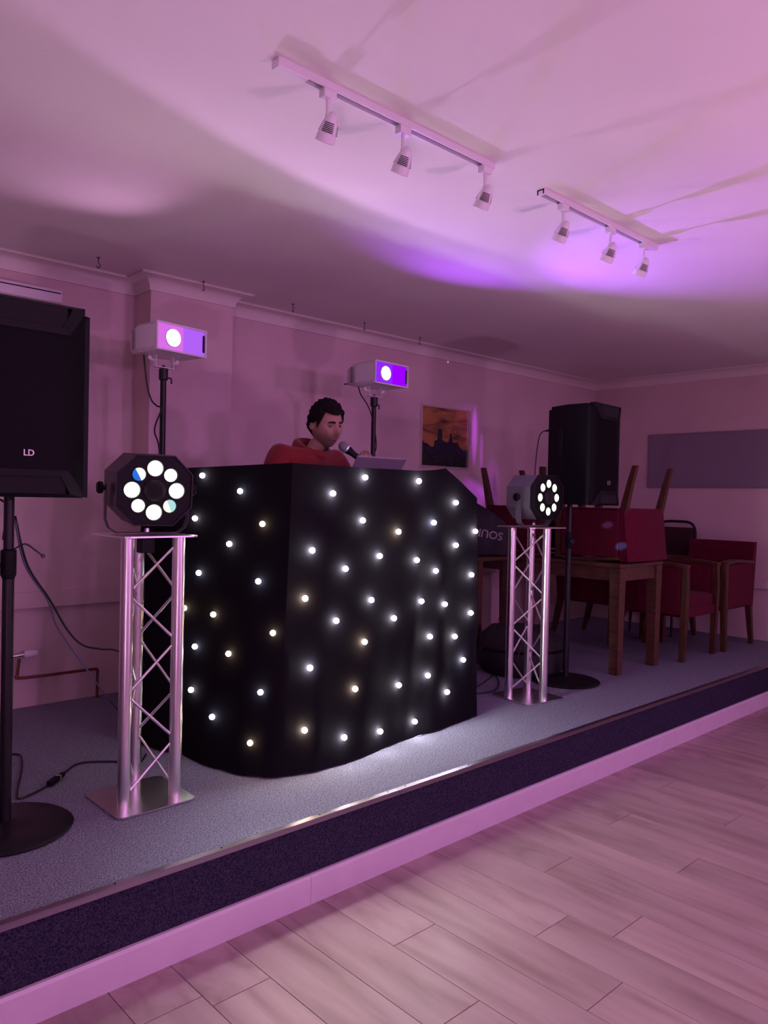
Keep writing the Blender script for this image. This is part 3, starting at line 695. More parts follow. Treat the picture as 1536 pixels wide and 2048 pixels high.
for sx in (-0.42, 0.58):
    for sy in (-0.10, 0.38):
        mk('table_leg', M_BLACKM, booth, lambda bm: tube(bm, [(sx, sy, 0), (sx, sy, 1.16)], 0.018, 10), True)
LEDS = [(160,120),(335,193),(438,345),(285,438),(125,318),(144,572),(418,612),(212,765),(75,735),(127,915),(282,948),(486,850),(110,1115),(207,1240),(427,1126),(378,1360),(655,467),(750,203),(900,128),(1150,145),(888,328),(1055,380),(1220,338),(1322,245),(1413,378),(1322,443),(967,493),(1140,512),(1230,562),(1395,580),(808,552),(622,690),(928,698),(1160,703),(1270,717),(1433,757),(765,793),(1033,782),(897,892),(1203,866),(1317,866),(1397,975),(645,1013),(853,1110),(1055,1093),(1195,1047),(1280,1125),(620,1302),(803,1336),(968,1308),(1130,1262)]
WARM = {2, 7, 8, 10, 11, 15, 31, 38, 47, 43, 21}
COOL = {5, 6, 9, 13, 14, 22, 41, 1}
LE = {'dw': glow('led_side_white', (1.0, 0.94, 0.94), 36.0), 'do': glow('led_side_warm', (1.0, 0.74, 0.42), 34.0), 'dc': glow('led_side_cool', (0.84, 0.86, 1.0), 32.0), 'w': glow('led_white', (1.0, 0.96, 0.98), 150.0), 'o': glow('led_warm', (1.0, 0.80, 0.52), 145.0), 'c': glow('led_cool', (0.86, 0.88, 1.0), 145.0)}
led_me = {}
off = Vector((2.5, 3.0, SZ))
for k, (cx, cy) in enumerate(LEDS):
    u, v = 340+cx/2.327, 900+cy/2.327
    hit = None
    for du in (0, -3, -6, -10, -14, -18, -24, 4, 8):
        for dv in (0, 5, 10):
            d = ray(u+du, v+dv).normalized(); h, n, i_, ds = bvh.ray_cast(CAM-off, d)
            if h and ds < 4.2: hit = (h, n); break
        if hit: break
    if not hit: continue
    h, n = hit
    if n.dot(d) > 0: n = -n
    key = 'o' if k in WARM else 'c' if k in COOL else 'w'
    if n.x < -0.6: key = 'd'+key
    if key not in led_me:
        b_ = bmesh.new(); bmesh.ops.create_icosphere(b_, subdivisions=2, radius=0.0125)
        me = bpy.data.meshes.new('star_light'); b_.to_mesh(me); b_.free(); me.materials.append(LE[key])
        for p in me.polygons: p.use_smooth = True
        led_me[key] = me
    o = bpy.data.objects.new('star_light', led_me[key]); COL.objects.link(o); o.parent = cloth
    o.location = h+n*0.014

# laptop
t = thing('laptop', 'silver laptop seen from behind, open on the DJ booth', 'laptop', (2.622, 2.93, 1.5005), 0.0)
mk('keyboard_deck', M_SILVER, t, lambda bm: bbox(bm, (0, 0.14, 0.010), (0.335, 0.235, 0.016), 0.005))
lr = Matrix.Rotation(math.radians(34), 3, 'X')
def lid(bm):
    bbox(bm, (0, 0, 0.115), (0.335, 0.007, 0.232), 0.003)
    bmesh.ops.rotate(bm, verts=bm.verts[:], cent=(0, 0, 0), matrix=lr)
ld = mk('lid', M_SILVER, t, lid); ld.location = (0, 0.02, 0.016)
def scr(bm):
    box(bm, (0, 0.0042, 0.118), (0.315, 0.0012, 0.205)); bmesh.ops.rotate(bm, verts=bm.verts[:], cent=(0, 0, 0), matrix=lr)
mk('screen', M_SCREEN, ld, scr)

# ------------------------------------------------------------------ framed picture and notice board
pcx, pcz, pw, ph = 4.806, 2.027, 0.60, 0.510
t = thing('framed_picture', 'silver-framed picture of a cathedral at dusk on the back wall', 'picture', (pcx, YW, pcz))
def pic_mat():
    m = bpy.data.materials.new('dusk_sky_print'); m.use_nodes = True; nt = m.node_tree; b = nt.nodes['Principled BSDF']; b.inputs['Roughness'].default_value = 0.15
    tc = nt.nodes.new('ShaderNodeTexCoord'); mp = nt.nodes.new('ShaderNodeMapping'); mp.inputs['Scale'].default_value = (3.5, 1, 11)
    n = nt.nodes.new('ShaderNodeTexNoise'); n.inputs['Scale'].default_value = 1.0; n.inputs['Detail'].default_value = 6; n.inputs['Distortion'].default_value = 0.6
    nt.links.new(tc.outputs['Object'], mp.inputs[0]); nt.links.new(mp.outputs[0], n.inputs[0])
    rp = nt.nodes.new('ShaderNodeValToRGB'); e = rp.color_ramp.elements
    e[0].position = 0.34; e[0].color = (0.07, 0.022, 0.022, 1); e[1].position = 0.56; e[1].color = (0.42, 0.18, 0.065, 1)
    nt.links.new(n.outputs[0], rp.inputs[0]); nt.links.new(rp.outputs[0], b.inputs['Base Color']); return m
mk('print', pic_mat(), t, lambda bm: box(bm, (0, -0.012, 0), (pw-0.02, 0.004, ph-0.02)))
def frm(bm):
    for s in (-1, 1):
        box(bm, (s*(pw/2-0.006), -0.013, 0), (0.012, 0.026, ph)); box(bm, (0, -0.013, s*(ph/2-0.006)), (pw-0.024, 0.026, 0.012))
mk('frame', M_ALU, t, frm)
sil = [(-0.285, -0.245), (-0.285, -0.03), (-0.255, -0.055), (-0.22, -0.06), (-0.17, -0.085), (-0.14, -0.085), (-0.13, -0.03), (-0.11, -0.03), (-0.095, -0.02), (-0.09, 0.075), (-0.083, 0.062), (-0.075, 0.08), (-0.065, 0.062), (-0.055, 0.08), (-0.047, 0.062), (-0.040, 0.072), (-0.035, -0.02), (0.0, -0.035), (0.04, -0.035), (0.055, 0.0), (0.06, 0.045), (0.07, 0.035), (0.08, 0.045), (0.088, 0.0), (0.10, -0.035), (0.16, -0.03), (0.18, -0.06), (0.21, -0.085), (0.24, -0.10), (0.285, -0.085), (0.285, -0.245)]
M_SIL = mat('dark_silhouette_print', (0.014, 0.010, 0.035), 0.2, var=0.6, scale=40)
M_SILG = mat('dark_field_print', (0.012, 0.014, 0.016), 0.2, var=0.8, scale=25, stretch=(1, 1, 5))
def poly_xz(bm, pts, y):
    bm.faces.new([bm.verts.new((x, y, z)) for x, z in pts])
def silf(bm):
    poly_xz(bm, sil, -0.0146)
mk('cathedral_silhouette', M_SIL, t, silf)
mk('field', M_SILG, t, lambda bm: poly_xz(bm, [(-0.285, -0.245), (-0.285, -0.13), (-0.1, -0.14), (0.1, -0.135), (0.285, -0.15), (0.285, -0.245)], -0.0152))

t = thing('notice_board', 'long grey felt notice board on the right wall', 'board', (XR, 2.65, 1.929))
mk('felt_panel', M_FELT, t, lambda bm: box(bm, (-0.012, 0, 0), (0.018, 2.27, 0.505)))
def bf(bm):
    for s in (-1, 1):
        box(bm, (-0.012, s*1.138, 0), (0.024, 0.012, 0.52)); box(bm, (-0.012, 0, s*0.256), (0.024, 2.264, 0.010))
mk('frame', mat('board_frame', (0.20, 0.17, 0.18), 0.5), t, bf)

# ------------------------------------------------------------------ table and chairs at the right
TZ = 0.773
table = thing('dining_table', 'dark wooden table loaded with upturned red chairs', 'table', (5.10, 3.47, SZ))
TX, TY = 0.305, 0.735
mk('table_top', M_TWOOD, table, lambda bm: bbox(bm, (0, 0, TZ-0.014), (TX*2, TY*2, 0.028), 0.005))
for s in (-1, 1):
    mk('apron', M_TWOOD, table, lambda bm: box(bm, (s*(TX-0.035), 0, TZ-0.075), (0.022, TY*2-0.12, 0.094)))
    mk('apron', M_TWOOD, table, lambda bm: box(bm, (0, s*(TY-0.035), TZ-0.075), (TX*2-0.14, 0.022, 0.094)))
for sx in (-1, 1):
    for sy in (-1, 1):
        def leg(bm):
            cx, cy = sx*(TX-0.045), sy*(TY-0.045)
            rr = [(0.032, 0.0), (0.036, 0.35), (0.041, TZ-0.03)]
            rings = [[bm.verts.new((cx+a*r, cy+b*r, z)) for a, b in ((-1, -1), (1, -1), (1, 1), (-1, 1))] for r, z in rr]
            for A, B in zip(rings, rings[1:]):
                for k in range(4): bm.faces.new((A[k], A[(k+1) % 4], B[(k+1) % 4], B[k]))
            bm.faces.new(rings[0]); bm.faces.new(rings[-1])
        mk('leg', M_TWOOD, table, leg)
def armchair(bh=0.885):
    """Front faces local -Y, origin on the floor at the centre."""
    t = thing('armchair', 'red tub armchair', 'chair', (0, 0, 0), 0, 'red upholstered armchairs')
    W, D = 0.60, 0.56; yb = D/2
    mk('seat', M_RED, t, lambda bm: (bbox(bm, (0, -0.03, 0.44), (W-0.11, D-0.12, 0.11), 0.03), bbox(bm, (0, -0.03, 0.365), (W-0.10, D-0.10, 0.07), 0.008)))
    def back(bm):
        n = 8; w = W-0.03; th = 0.06
        cols = []
        for k in range(n+1):
            x = -w/2+w*k/n; c = 0.025*(1-(2*x/w)**2)
            col = []
            for z in (0.33, 0.50, 0.65, bh):
                lean = (z-0.33)*0.10
                col.append((x, yb-th+c+lean, yb+c+lean, z))
            cols.append(col)
        F = [[bm.verts.new((q[0], q[1], q[3])) for q in c] for c in cols]; B = [[bm.verts.new((q[0], q[2], q[3])) for q in c] for c in cols]
        for i in range(n):
            for k in range(3):
                bm.faces.new((F[i][k], F[i+1][k], F[i+1][k+1], F[i][k+1])); bm.faces.new((B[i][k], B[i][k+1], B[i+1][k+1], B[i+1][k]))
            bm.faces.new((F[i][3], F[i+1][3], B[i+1][3], B[i][3])); bm.faces.new((F[i][0], B[i][0], B[i+1][0], F[i+1][0]))
        for e in (0, n):
            for k in range(3): bm.faces.new((F[e][k], F[e][k+1], B[e][k+1], B[e][k]))
    mk('backrest', M_RED, t, back)
    for s in (-1, 1):
        mk('side_panel', M_RED, t, lambda bm: bbox(bm, (s*(W/2-0.032), 0.01, 0.53), (0.045, D-0.09, 0.36), 0.010))
        def arm(bm):
            pts = [(s*(W/2-0.035), -D/2+0.005, 0.725), (s*(W/2-0.028), -0.10, 0.738), (s*(W/2-0.030), 0.10, 0.728), (s*(W/2-0.035), yb-0.02, 0.715)]
            for a, b in zip(pts, pts[1:]):
                a, b = Vector(a), Vector(b); d = b-a
                box(bm, (a+b)/2, (0.058, d.length+0.004, 0.024), rot=d.to_track_quat('Y', 'Z').to_matrix())
        mk('arm_rail', M_WOOD, t, arm)
        def fleg(bm):
            x = s*(W/2-0.035); rr = [(0.019, -D/2+0.040, 0.0), (0.023, -D/2+0.030, 0.33), (0.024, -D/2+0.026, 0.55), (0.022, -D/2+0.030, 0.72)]
            rings = [[bm.verts.new((x+a*r, y+b*r, z)) for a, b in ((-1, -1), (1, -1), (1, 1), (-1, 1))] for r, y, z in rr]
            for A, B in zip(rings, rings[1:]):
                for k in range(4): bm.faces.new((A[k], A[(k+1) % 4], B[(k+1) % 4], B[k]))
            bm.faces.new(rings[0]); bm.faces.new(rings[-1])
        mk('leg', M_WOOD, t, fleg)
        def rleg(bm):
            x = s*(W/2-0.045); rr = [(0.017, yb+0.065, 0.0), (0.020, yb+0.028, 0.15), (0.024, yb-0.012, 0.34), (0.024, yb-0.03, 0.42)]
            rings = [[bm.verts.new((x+a*r, y+b*r, z)) for a, b in ((-1, -1), (1, -1), (1, 1), (-1, 1))] for r, y, z in rr]
            for A, B in zip(rings, rings[1:]):
                for k in range(4): bm.faces.new((A[k], A[(k+1) % 4], B[(k+1) % 4], B[k]))
            bm.faces.new(rings[0]); bm.faces.new(rings[-1])
        mk('leg', M_WOOD, t, rleg)
    return t
ch0 = armchair()
spots = [((5.905, 2.925, SZ), 'red armchair with wooden arms standing right of the table legs, open seat towards camera', 0.0),
         ((6.56, 2.925, SZ), 'rightmost red armchair, side-on against the pale wall', -PI/2),
         ((6.06, 3.62, SZ), 'red armchair standing behind the table, seen beneath the tabletop', 0.0)]
for k, (loc, lab, rz) in enumerate(spots):
    c = ch0 if k == 0 else copy_tree(ch0)
    c.location = loc; c.rotation_euler = (0, 0, rz); c['label'] = lab
# two low-backed ones stand upside down on the table, front to front
lo0 = armchair(0.738)
ups = [((5.155, 3.045, SZ+TZ+0.753*0.91), 'upturned red armchair on the near end of the table, legs in the air', (PI, 0, 0)),
       ((5.10, 3.665, SZ+TZ+0.753*0.91), 'upturned red armchair on the far end of the table behind the black case', (PI, 0, PI))]
for k, (loc, lab, rot) in enumerate(ups):
    c = lo0 if k == 0 else copy_tree(lo0)
    c.location = loc; c.rotation_euler = rot; c.scale = (1, 1, 0.91); c['label'] = lab
def banquet():
    t = thing('stacking_chair', 'stacking chair', 'chair', (0, 0, 0), 0, 'maroon stacking chairs by the right wall')
    w = 0.20
    def fr(bm):
        pts = [(-w-0.01, 0.20, 0.40), (-w, 0.22, 0.70), (-w+0.015, 0.245, 0.86), (-w+0.07, 0.255, 0.925), (0, 0.258, 0.935), (w-0.07, 0.255, 0.925), (w-0.015, 0.245, 0.86), (w, 0.22, 0.70), (w+0.01, 0.20, 0.40)]
        tube(bm, smooth_path(pts, 5), 0.0125, 8)
    mk('back_frame', M_BLACKM, t, fr, True)
    mk('back_pad', M_MAROON, t, lambda bm: bbox(bm, (0, 0.228, 0.70), (0.36, 0.045, 0.36), 0.016, rot=Matrix.Rotation(-0.11, 3, 'X')))
    mk('seat', M_MAROON, t, lambda bm: bbox(bm, (0, 0.0, 0.46), (0.41, 0.42, 0.06), 0.02))
    for sx in (-1, 1):
        mk('leg', M_BLACKM, t, lambda bm: tube(bm, [(sx*0.19, -0.18, 0.44), (sx*0.205, -0.215, 0.0)], 0.011, 8), True)
        mk('leg', M_BLACKM, t, lambda bm: tube(bm, [(sx*0.20, 0.17, 0.44), (sx*0.21, 0.235, 0.0)], 0.011, 8), True)
    return t
b0 = banquet()
bs = [(6.82, 3.455, 0.0, 'lower maroon stacking chair of the pair by the right wall', -PI/2), (6.82, 3.455, 0.10, 'upper maroon stacking chair of the pair by the right wall, rounded black back frame', -PI/2)]
for k, (x, y, dz, lab, rz) in enumerate(bs):
    c = b0 if k == 0 else copy_tree(b0)
    c.location = (x, y, SZ+dz); c.rotation_euler = (0, 0, rz); c['label'] = lab

st_ = thing('side_table', 'small dark wooden side table under the black padded case', 'table', (4.545, 3.86, SZ))
mk('table_top', M_TWOOD, st_, lambda bm: bbox(bm, (0, 0, TZ-0.014), (0.42, 0.50, 0.028), 0.005))
for sx in (-1, 1):
    for sy in (-1, 1):
        mk('leg', M_TWOOD, st_, lambda bm: box(bm, (sx*0.175, sy*0.215, (TZ-0.028)/2), (0.05, 0.05, TZ-0.028)))
# black soft case with upside-down lettering on the table edge
t = thing('padded_case', 'black padded fabric case with upside-down white lettering on the table edge', 'bag', (4.55, 3.80, SZ+TZ+0.001), 0)
M_NYLON = mat('black_nylon', (0.012, 0.012, 0.014), 0.75, bump=0.3, scale=18)
def case(bm):
    prof = [(-0.30, 0.0), (0.24, 0.0), (0.27, 0.06), (0.265, 0.20), (0.06, 0.35), (-0.17, 0.47), (-0.30, 0.36), (-0.32, 0.1)]
    mxc = Matrix.Rotation(math.radians(-40), 4, 'Z') @ Matrix.Rotation(PI/2, 4, 'X')
    t2_ = bmesh.new(); prism(t2_, prof, -0.10, 0.10, mxc)
    bmesh.ops.bevel(t2_, geom=t2_.edges[:], offset=0.022, segments=3, affect='EDGES', profile=0.5); merge(bm, t2_)
mk('body', M_NYLON, t, case, True)
tm = Matrix.Rotation(math.radians(-40), 4, 'Z') @ Matrix.Translation((0.02, -0.1035, 0.175)) @ Matrix.Rotation(PI/2, 4, 'X') @ Matrix.Rotation(PI-0.16, 4, 'Z')
text('lettering', 'SOUND', 0.085, mat('grey_print', (0.30, 0.29, 0.31), 0.6), t, tm)

# black round bag on the floor behind the right truss
def rb(bm):
    lathe(bm, [(0, 0.0), (0.27, 0.0), (0.31, 0.04), (0.32, 0.14), (0.29, 0.24), (0.20, 0.31), (0.08, 0.335), (0, 0.335)], 36)
    for v in bm.verts:
        v.co += Vector((noise.noise(v.co*4), noise.noise(v.co*4+Vector((5, 0, 0))), noise.noise(v.co*4+Vector((0, 9, 0)))*min(1, v.co.z*8)))*0.022
t = thing('round_bag', 'black round soft bag on the carpet behind the right truss', 'bag', (4.42, 3.28, SZ+0.001))
mk('body', M_NYLON, t, rb, True)
mk('zip_band', M_BLACK, t, lambda bm: lathe(bm, [(0.318, 0.17), (0.327, 0.178), (0.318, 0.187)], 36), True)

# ------------------------------------------------------------------ the DJ
def head_point(th, ph):
    """th: azimuth with 0 = face (-Y), +: person's left (+X). ph: elevation. Head-local, centre at mid-head."""
    cx, cy, cz = math.sin(th)*math.cos(ph), -math.cos(th)*math.cos(ph), math.sin(ph)
    x, y, z = cx*0.079, cy*0.099, cz*0.124
    fr = max(0.0, math.cos(th))*math.cos(ph)
    if z < 0:                                           # jaw narrows, face stays forward
        k = -z/0.120
        x *= 1-0.24*k*k; y = y*(1-0.10*k) - 0.020*k*fr
        if y > 0: y *= 1-0.42*k
    if y < 0: y *= 0.97
    def g(px, pz, sx, sz): return math.exp(-((x-px)/sx)**2-((z-pz)/sz)**2)*(1 if y < 0 else 0)
    dy = 0
    dy -= 0.030*g(0, -0.030, 0.013, 0.016)+0.018*g(0, -0.010, 0.010, 0.022)     # nose
    dy -= 0.007*g(0, 0.024, 0.050, 0.011)                                         # brow
    dy += 0.012*(g(0.031, 0.004, 0.016, 0.011)+g(-0.031, 0.004, 0.016, 0.011))   # eye sockets
    dy -= 0.006*(g(0.044, -0.026, 0.018, 0.016)+g(-0.044, -0.026, 0.018, 0.016)) # cheeks
    dy -= 0.007*g(0, -0.060, 0.024, 0.006)+0.006*g(0, -0.072, 0.020, 0.006)      # lips
    dy += 0.005*g(0, -0.066, 0.026, 0.0025)
    dy -= 0.010*g(0, -0.102, 0.024, 0.014)                                        # chin
    return Vector((x, y+dy, z))
def head_mesh(bm, mx, nu=72, nv=56):
    rows = []
    for j in range(1, nv):
        ph = -PI/2+PI*j/nv
        rows.append([bm.verts.new(mx @ head_point(2*PI*i/nu, ph)) for i in range(nu)])
    b = bm.verts.new(mx @ head_point(0, -PI/2)); t_ = bm.verts.new(mx @ head_point(0, PI/2))
    for A, B in zip(rows, rows[1:]):
        for i in range(nu): bm.faces.new((A[i], A[(i+1) % nu], B[(i+1) % nu], B[i]))
    for i in range(nu):
        bm.faces.new((b, rows[0][(i+1) % nu], rows[0][i])); bm.faces.new((t_, rows[-1][i], rows[-1][(i+1) % nu]))
def skin(name, verts, edges, radii, root, levels=2):
    me = bpy.data.meshes.new(name); me.from_pydata([Vector(v) for v in verts], edges, [])
    o = bpy.data.objects.new(name, me); COL.objects.link(o)
    md = o.modifiers.new('s', 'SKIN'); md.use_smooth_shade = True; md.branch_smoothing = 0.6
    for i, r in enumerate(radii):
        sv = me.skin_vertices[0].data[i]; sv.radius = (r, r) if not isinstance(r, tuple) else r
        sv.use_root = (i == root)
    sb = o.modifiers.new('d', 'SUBSURF'); sb.levels = levels; sb.render_levels = levels
    dg = bpy.context.evaluated_depsgraph_get(); dg.update()
    out = bpy.data.meshes.new_from_object(o.evaluated_get(dg))
    bpy.data.objects.remove(o); bpy.data.meshes.remove(me)
    return out
BX, BY = 2.485, 3.30        # pelvis plan position
J = {'pel': (BX, BY, 1.24), 'spine': (BX+0.005, BY, 1.42), 'chest': (BX+0.01, BY-0.035, 1.60), 'neckb': (BX+0.025, BY-0.065, 1.745), 'neckt': (BX+0.04, BY-0.105, 1.815),
     'shr': (BX-0.180, BY-0.03, 1.735), 'elr': (BX-0.245, BY-0.06, 1.43), 'wrr': (BX-0.13, BY-0.27, 1.545),
     'shl': (BX+0.195, BY-0.04, 1.725), 'ell': (BX+0.295, BY-0.09, 1.45), 'wrl': (BX+0.315, BY-0.22, 1.655),
     'hir': (BX-0.095, BY, 1.20), 'knr': (BX-0.11, BY-0.03, 0.79), 'anr': (BX-0.115, BY+0.02, 0.40), 'ter': (BX-0.135, BY-0.14, 0.345),
     'hil': (BX+0.095, BY, 1.20), 'knl': (BX+0.12, BY-0.02, 0.79), 'anl': (BX+0.13, BY+0.03, 0.40), 'tel': (BX+0.15, BY-0.13, 0.345)}
def skel(keys, edges, rad, root):
    idx = {k: i for i, k in enumerate(keys)}
    return [J[k] for k in keys], [(idx[a], idx[b]) for a, b in edges], [rad[k] for k in keys], idx[root]
keys = list(J)
edges = [('pel', 'spine'), ('spine', 'chest'), ('chest', 'neckb'), ('neckb', 'neckt'), ('chest', 'shr'), ('shr', 'elr'), ('elr', 'wrr'), ('chest', 'shl'), ('shl', 'ell'), ('ell', 'wrl'),
         ('pel', 'hir'), ('hir', 'knr'), ('knr', 'anr'), ('anr', 'ter'), ('pel', 'hil'), ('hil', 'knl'), ('knl', 'anl'), ('anl', 'tel')]
rad = {'pel': (0.135, 0.10), 'spine': (0.135, 0.10), 'chest': (0.150, 0.105), 'neckb': 0.060, 'neckt': 0.055, 'shr': 0.058, 'elr': 0.043, 'wrr': 0.028, 'shl': 0.058, 'ell': 0.043, 'wrl': 0.028,
       'hir': 0.085, 'knr': 0.058, 'anr': 0.040, 'ter': 0.034, 'hil': 0.085, 'knl': 0.058, 'anl': 0.040, 'tel': 0.034}
bb = bmesh.new()
me = skin('b', *skel(keys, edges, rad, 'pel')); bb.from_mesh(me); bpy.data.meshes.remove(me)
HC = Vector((2.535, 3.175, 1.885))
HM = Matrix.Translation(HC) @ Matrix.Rotation(math.radians(-2), 4, 'Z') @ Matrix.Rotation(math.radians(12), 4, 'X') @ Matrix.Rotation(math.radians(-4), 4, 'Y')
head_mesh(bb, HM)
for s in (-1, 1):                                         # ears
    lathe(bb, [(0, 0.010), (0.012, 0.010), (0.016, 0.006), (0.016, -0.004), (0, -0.006)], 14, HM @ Matrix.Translation((s*0.076, 0.012, -0.005)) @ Matrix.Rotation(s*1.25, 4, 'Y') @ Matrix.Diagonal((1.7, 1.0, 1.0, 1)))
# hands: palm and five fingers each
def hand(bm, wrist, palm_dir, palm_n, side, curl):
    d = Vector(palm_dir).normalized(); n = Vector(palm_n); n = (n-d*n.dot(d)).normalized(); w = d.cross(n)*side
    W_ = Vector(wrist)
    tube(bm, [W_-d*0.02, W_+d*0.02, W_+d*0.055, W_+d*0.088], [0.026, 0.030, 0.034, 0.030], 12)
    for k, (L, o) in enumerate(((0.072, -0.030), (0.082, -0.010), (0.078, 0.010), (0.062, 0.029))):
        p = W_+d*(0.080-0.004*abs(k-1))+w*o; pts = [p-d*0.02, p]; a = 0
        for q, fl in enumerate((0.46, 0.30, 0.24)):
            a += curl*(0.9, 1.15, 0.9)[q]; p = p+(d*math.cos(a)+n*math.sin(a))*L*fl; pts.append(p)
        tube(bm, pts, [0.0092, 0.0090, 0.0086, 0.0080, 0.0068], 8)
    b = W_+d*0.028-w*0.026
    tube(bm, [b, b-w*0.020+d*0.020+n*0.012, b-w*0.018+d*0.042+n*0.028, b-w*0.008+d*0.058+n*0.036], [0.014, 0.0115, 0.0100, 0.0080], 8)
mic_h = P(687, 893, 1, 3.045); mic_t = P(722, 920, 1, 3.01)
md_ = (mic_t-mic_h).normalized()
hold = mic_h+md_*0.115
wl = hold+Vector((0.085, 0.03, -0.030))
hand(bb, wl, (hold-wl)+Vector((0, -0.01, 0.065)), (-0.8, -0.5, -0.15), 1, 0.95)
hand(bb, J['wrr'], (0.55, -0.8, -0.02), (0, 0, -1), -1, 0.28)
tube(bb, [Vector(J['wrl']), wl], [0.028, 0.027], 10)
bmesh.ops.recalc_face_normals(bb, faces=bb.faces[:])
tmp = bpy.data.meshes.new('_b'); bb.to_mesh(tmp); bb.free()
to = bpy.data.objects.new('_b', tmp); COL.objects.link(to)
rm = to.modifiers.new('r', 'REMESH'); rm.mode = 'VOXEL'; rm.voxel_size = 0.0052; rm.use_smooth_shade = True
dg = bpy.context.evaluated_depsgraph_get(); dg.update()
body_me = bpy.data.meshes.new_from_object(to.evaluated_get(dg)); bpy.data.objects.remove(to); bpy.data.meshes.remove(tmp)
person = bpy.data.objects.new('person', None); COL.objects.link(person); person.location = (BX, BY, SZ)
tag(person, 'person in a red hoodie speaking into a microphone behind the booth', 'person')
def skin_mat():
    m = mat('skin', (0.34, 0.18, 0.14), 0.6, var=0.10, scale=25, bump=0.05)
    nt = m.node_tree; b = nt.nodes['Principled BSDF']
    # stubble: darker skin round jaw and mouth, fixed to the head
    tc = nt.nodes.new('ShaderNodeTexCoord'); mp = nt.nodes.new('ShaderNodeMapping')
    inv = (Matrix.Translation(-Vector((BX, BY, SZ))) @ HM)
    ctr = inv @ Vector((0, -0.075, -0.105))
    mp.inputs['Location'].default_value = -ctr
    ln = nt.nodes.new('ShaderNodeVectorMath'); ln.operation = 'LENGTH'
    mr = nt.nodes.new('ShaderNodeMapRange'); mr.inputs[1].default_value = 0.045; mr.inputs[2].default_value = 0.10; mr.inputs[3].default_value = 0.55; mr.inputs[4].default_value = 0.0
    nt.links.new(tc.outputs['Object'], mp.inputs[0]); nt.links.new(mp.outputs[0], ln.inputs[0]); nt.links.new(ln.outputs['Value'], mr.inputs[0])
    mx = nt.nodes.new('ShaderNodeMix'); mx.data_type = 'RGBA'; mx.inputs[7].default_value = (0.10, 0.06, 0.05, 1)
    src = b.inputs['Base Color'].links[0].from_socket
    nt.links.new(mr.outputs[0], mx.inputs[0]); nt.links.new(src, mx.inputs[6]); nt.links.new(mx.outputs[2], b.inputs['Base Color'])
    return m
M_SKIN = skin_mat()
body_me.materials.clear(); body_me.materials.append(M_SKIN)
body = bpy.data.objects.new('body', body_me); COL.objects.link(body); body.parent = person
body_me.transform(Matrix.Translation((-BX, -BY, -SZ)))
for p in body_me.polygons: p.use_smooth = True
PO = Matrix.Translation((-BX, -BY, -SZ))
M_HOOD = mat('red_hoodie_cotton', (0.20, 0.010, 0.012), 0.9, var=0.10, scale=12, bump=0.35, bscale=16, sheen=0.2)
M_JEAN = mat('dark_jeans', (0.02, 0.025, 0.05), 0.9, bump=0.1, scale=200)
hk_ = ['pel', 'spine', 'chest', 'neckb', 'shr', 'elr', 'wrr', 'shl', 'ell', 'wrl']
he = [('pel', 'spine'), ('spine', 'chest'), ('chest', 'neckb'), ('chest', 'shr'), ('shr', 'elr'), ('elr', 'wrr'), ('chest', 'shl'), ('shl', 'ell'), ('ell', 'wrl')]
hr = {'pel': (0.165, 0.125), 'spine': (0.170, 0.130), 'chest': (0.180, 0.130), 'neckb': 0.088, 'shr': 0.088, 'elr': 0.066, 'wrr': 0.046, 'shl': 0.084, 'ell': 0.066, 'wrl': 0.044}
me = skin('h', *skel(hk_, he, hr, 'pel'), levels=2); me.transform(PO); me.materials.clear(); me.materials.append(M_HOOD)
ho = bpy.data.objects.new('hoodie', me); COL.objects.link(ho); ho.parent = person
for p in me.polygons: p.use_smooth = True
def hood(bm):                                            # thick hood collar round the neck
    n = 28; c = Vector(J['neckb'])+Vector((0.0, 0.005, 0.010)); rings = []
    for i in range(n):
        a = 2*PI*i/n; bk = max(0, math.sin(a))              # back of neck = +Y
        fl = max(0, -math.sin(a))
        rr = []
        for q in range(10):
            b_ = 2*PI*q/10; tk = 0.014+0.022*bk; hz = 0.020+0.024*bk
            R_ = 0.080+0.016*bk+tk*math.cos(b_)
            rr.append(bm.verts.new(c+Vector((R_*math.cos(a), R_*math.sin(a)*0.95-0.006*fl, 0.006+0.016*bk-0.040*fl+hz*math.sin(b_)))))
        rings.append(rr)
    for i in range(n):
        A, B = rings[i], rings[(i+1) % n]
        for q in range(10): bm.faces.new((A[q], A[(q+1) % 10], B[(q+1) % 10], B[q]))
    bmesh.ops.transform(bm, matrix=PO, verts=bm.verts[:])
mk('hood', M_HOOD, ho, hood, True)
def shirt(bm):                                           # pale print on the chest
    prism(bm, [(-0.07, -0.05), (0.07, -0.05), (0.08, 0.0), (0.06, 0.045), (-0.06, 0.045), (-0.08, 0.0)], 0, 0.002, PO @ Matrix.Translation((BX+0.045, BY-0.176, 1.60)) @ Matrix.Rotation(PI/2+0.12, 4, 'X'))
jk = ['pel', 'hir', 'knr', 'anr', 'hil', 'knl', 'anl']
jr = {'pel': (0.145, 0.115), 'hir': 0.105, 'knr': 0.075, 'anr': 0.062, 'hil': 0.105, 'knl': 0.075, 'anl': 0.062}
me = skin('j', *skel(jk, [('pel', 'hir'), ('hir', 'knr'), ('knr', 'anr'), ('pel', 'hil'), ('hil', 'knl'), ('knl', 'anl')], jr, 'pel'), levels=1)
me.transform(PO); me.materials.clear(); me.materials.append(M_JEAN)
jo = bpy.data.objects.new('jeans', me); COL.objects.link(jo); jo.parent = person
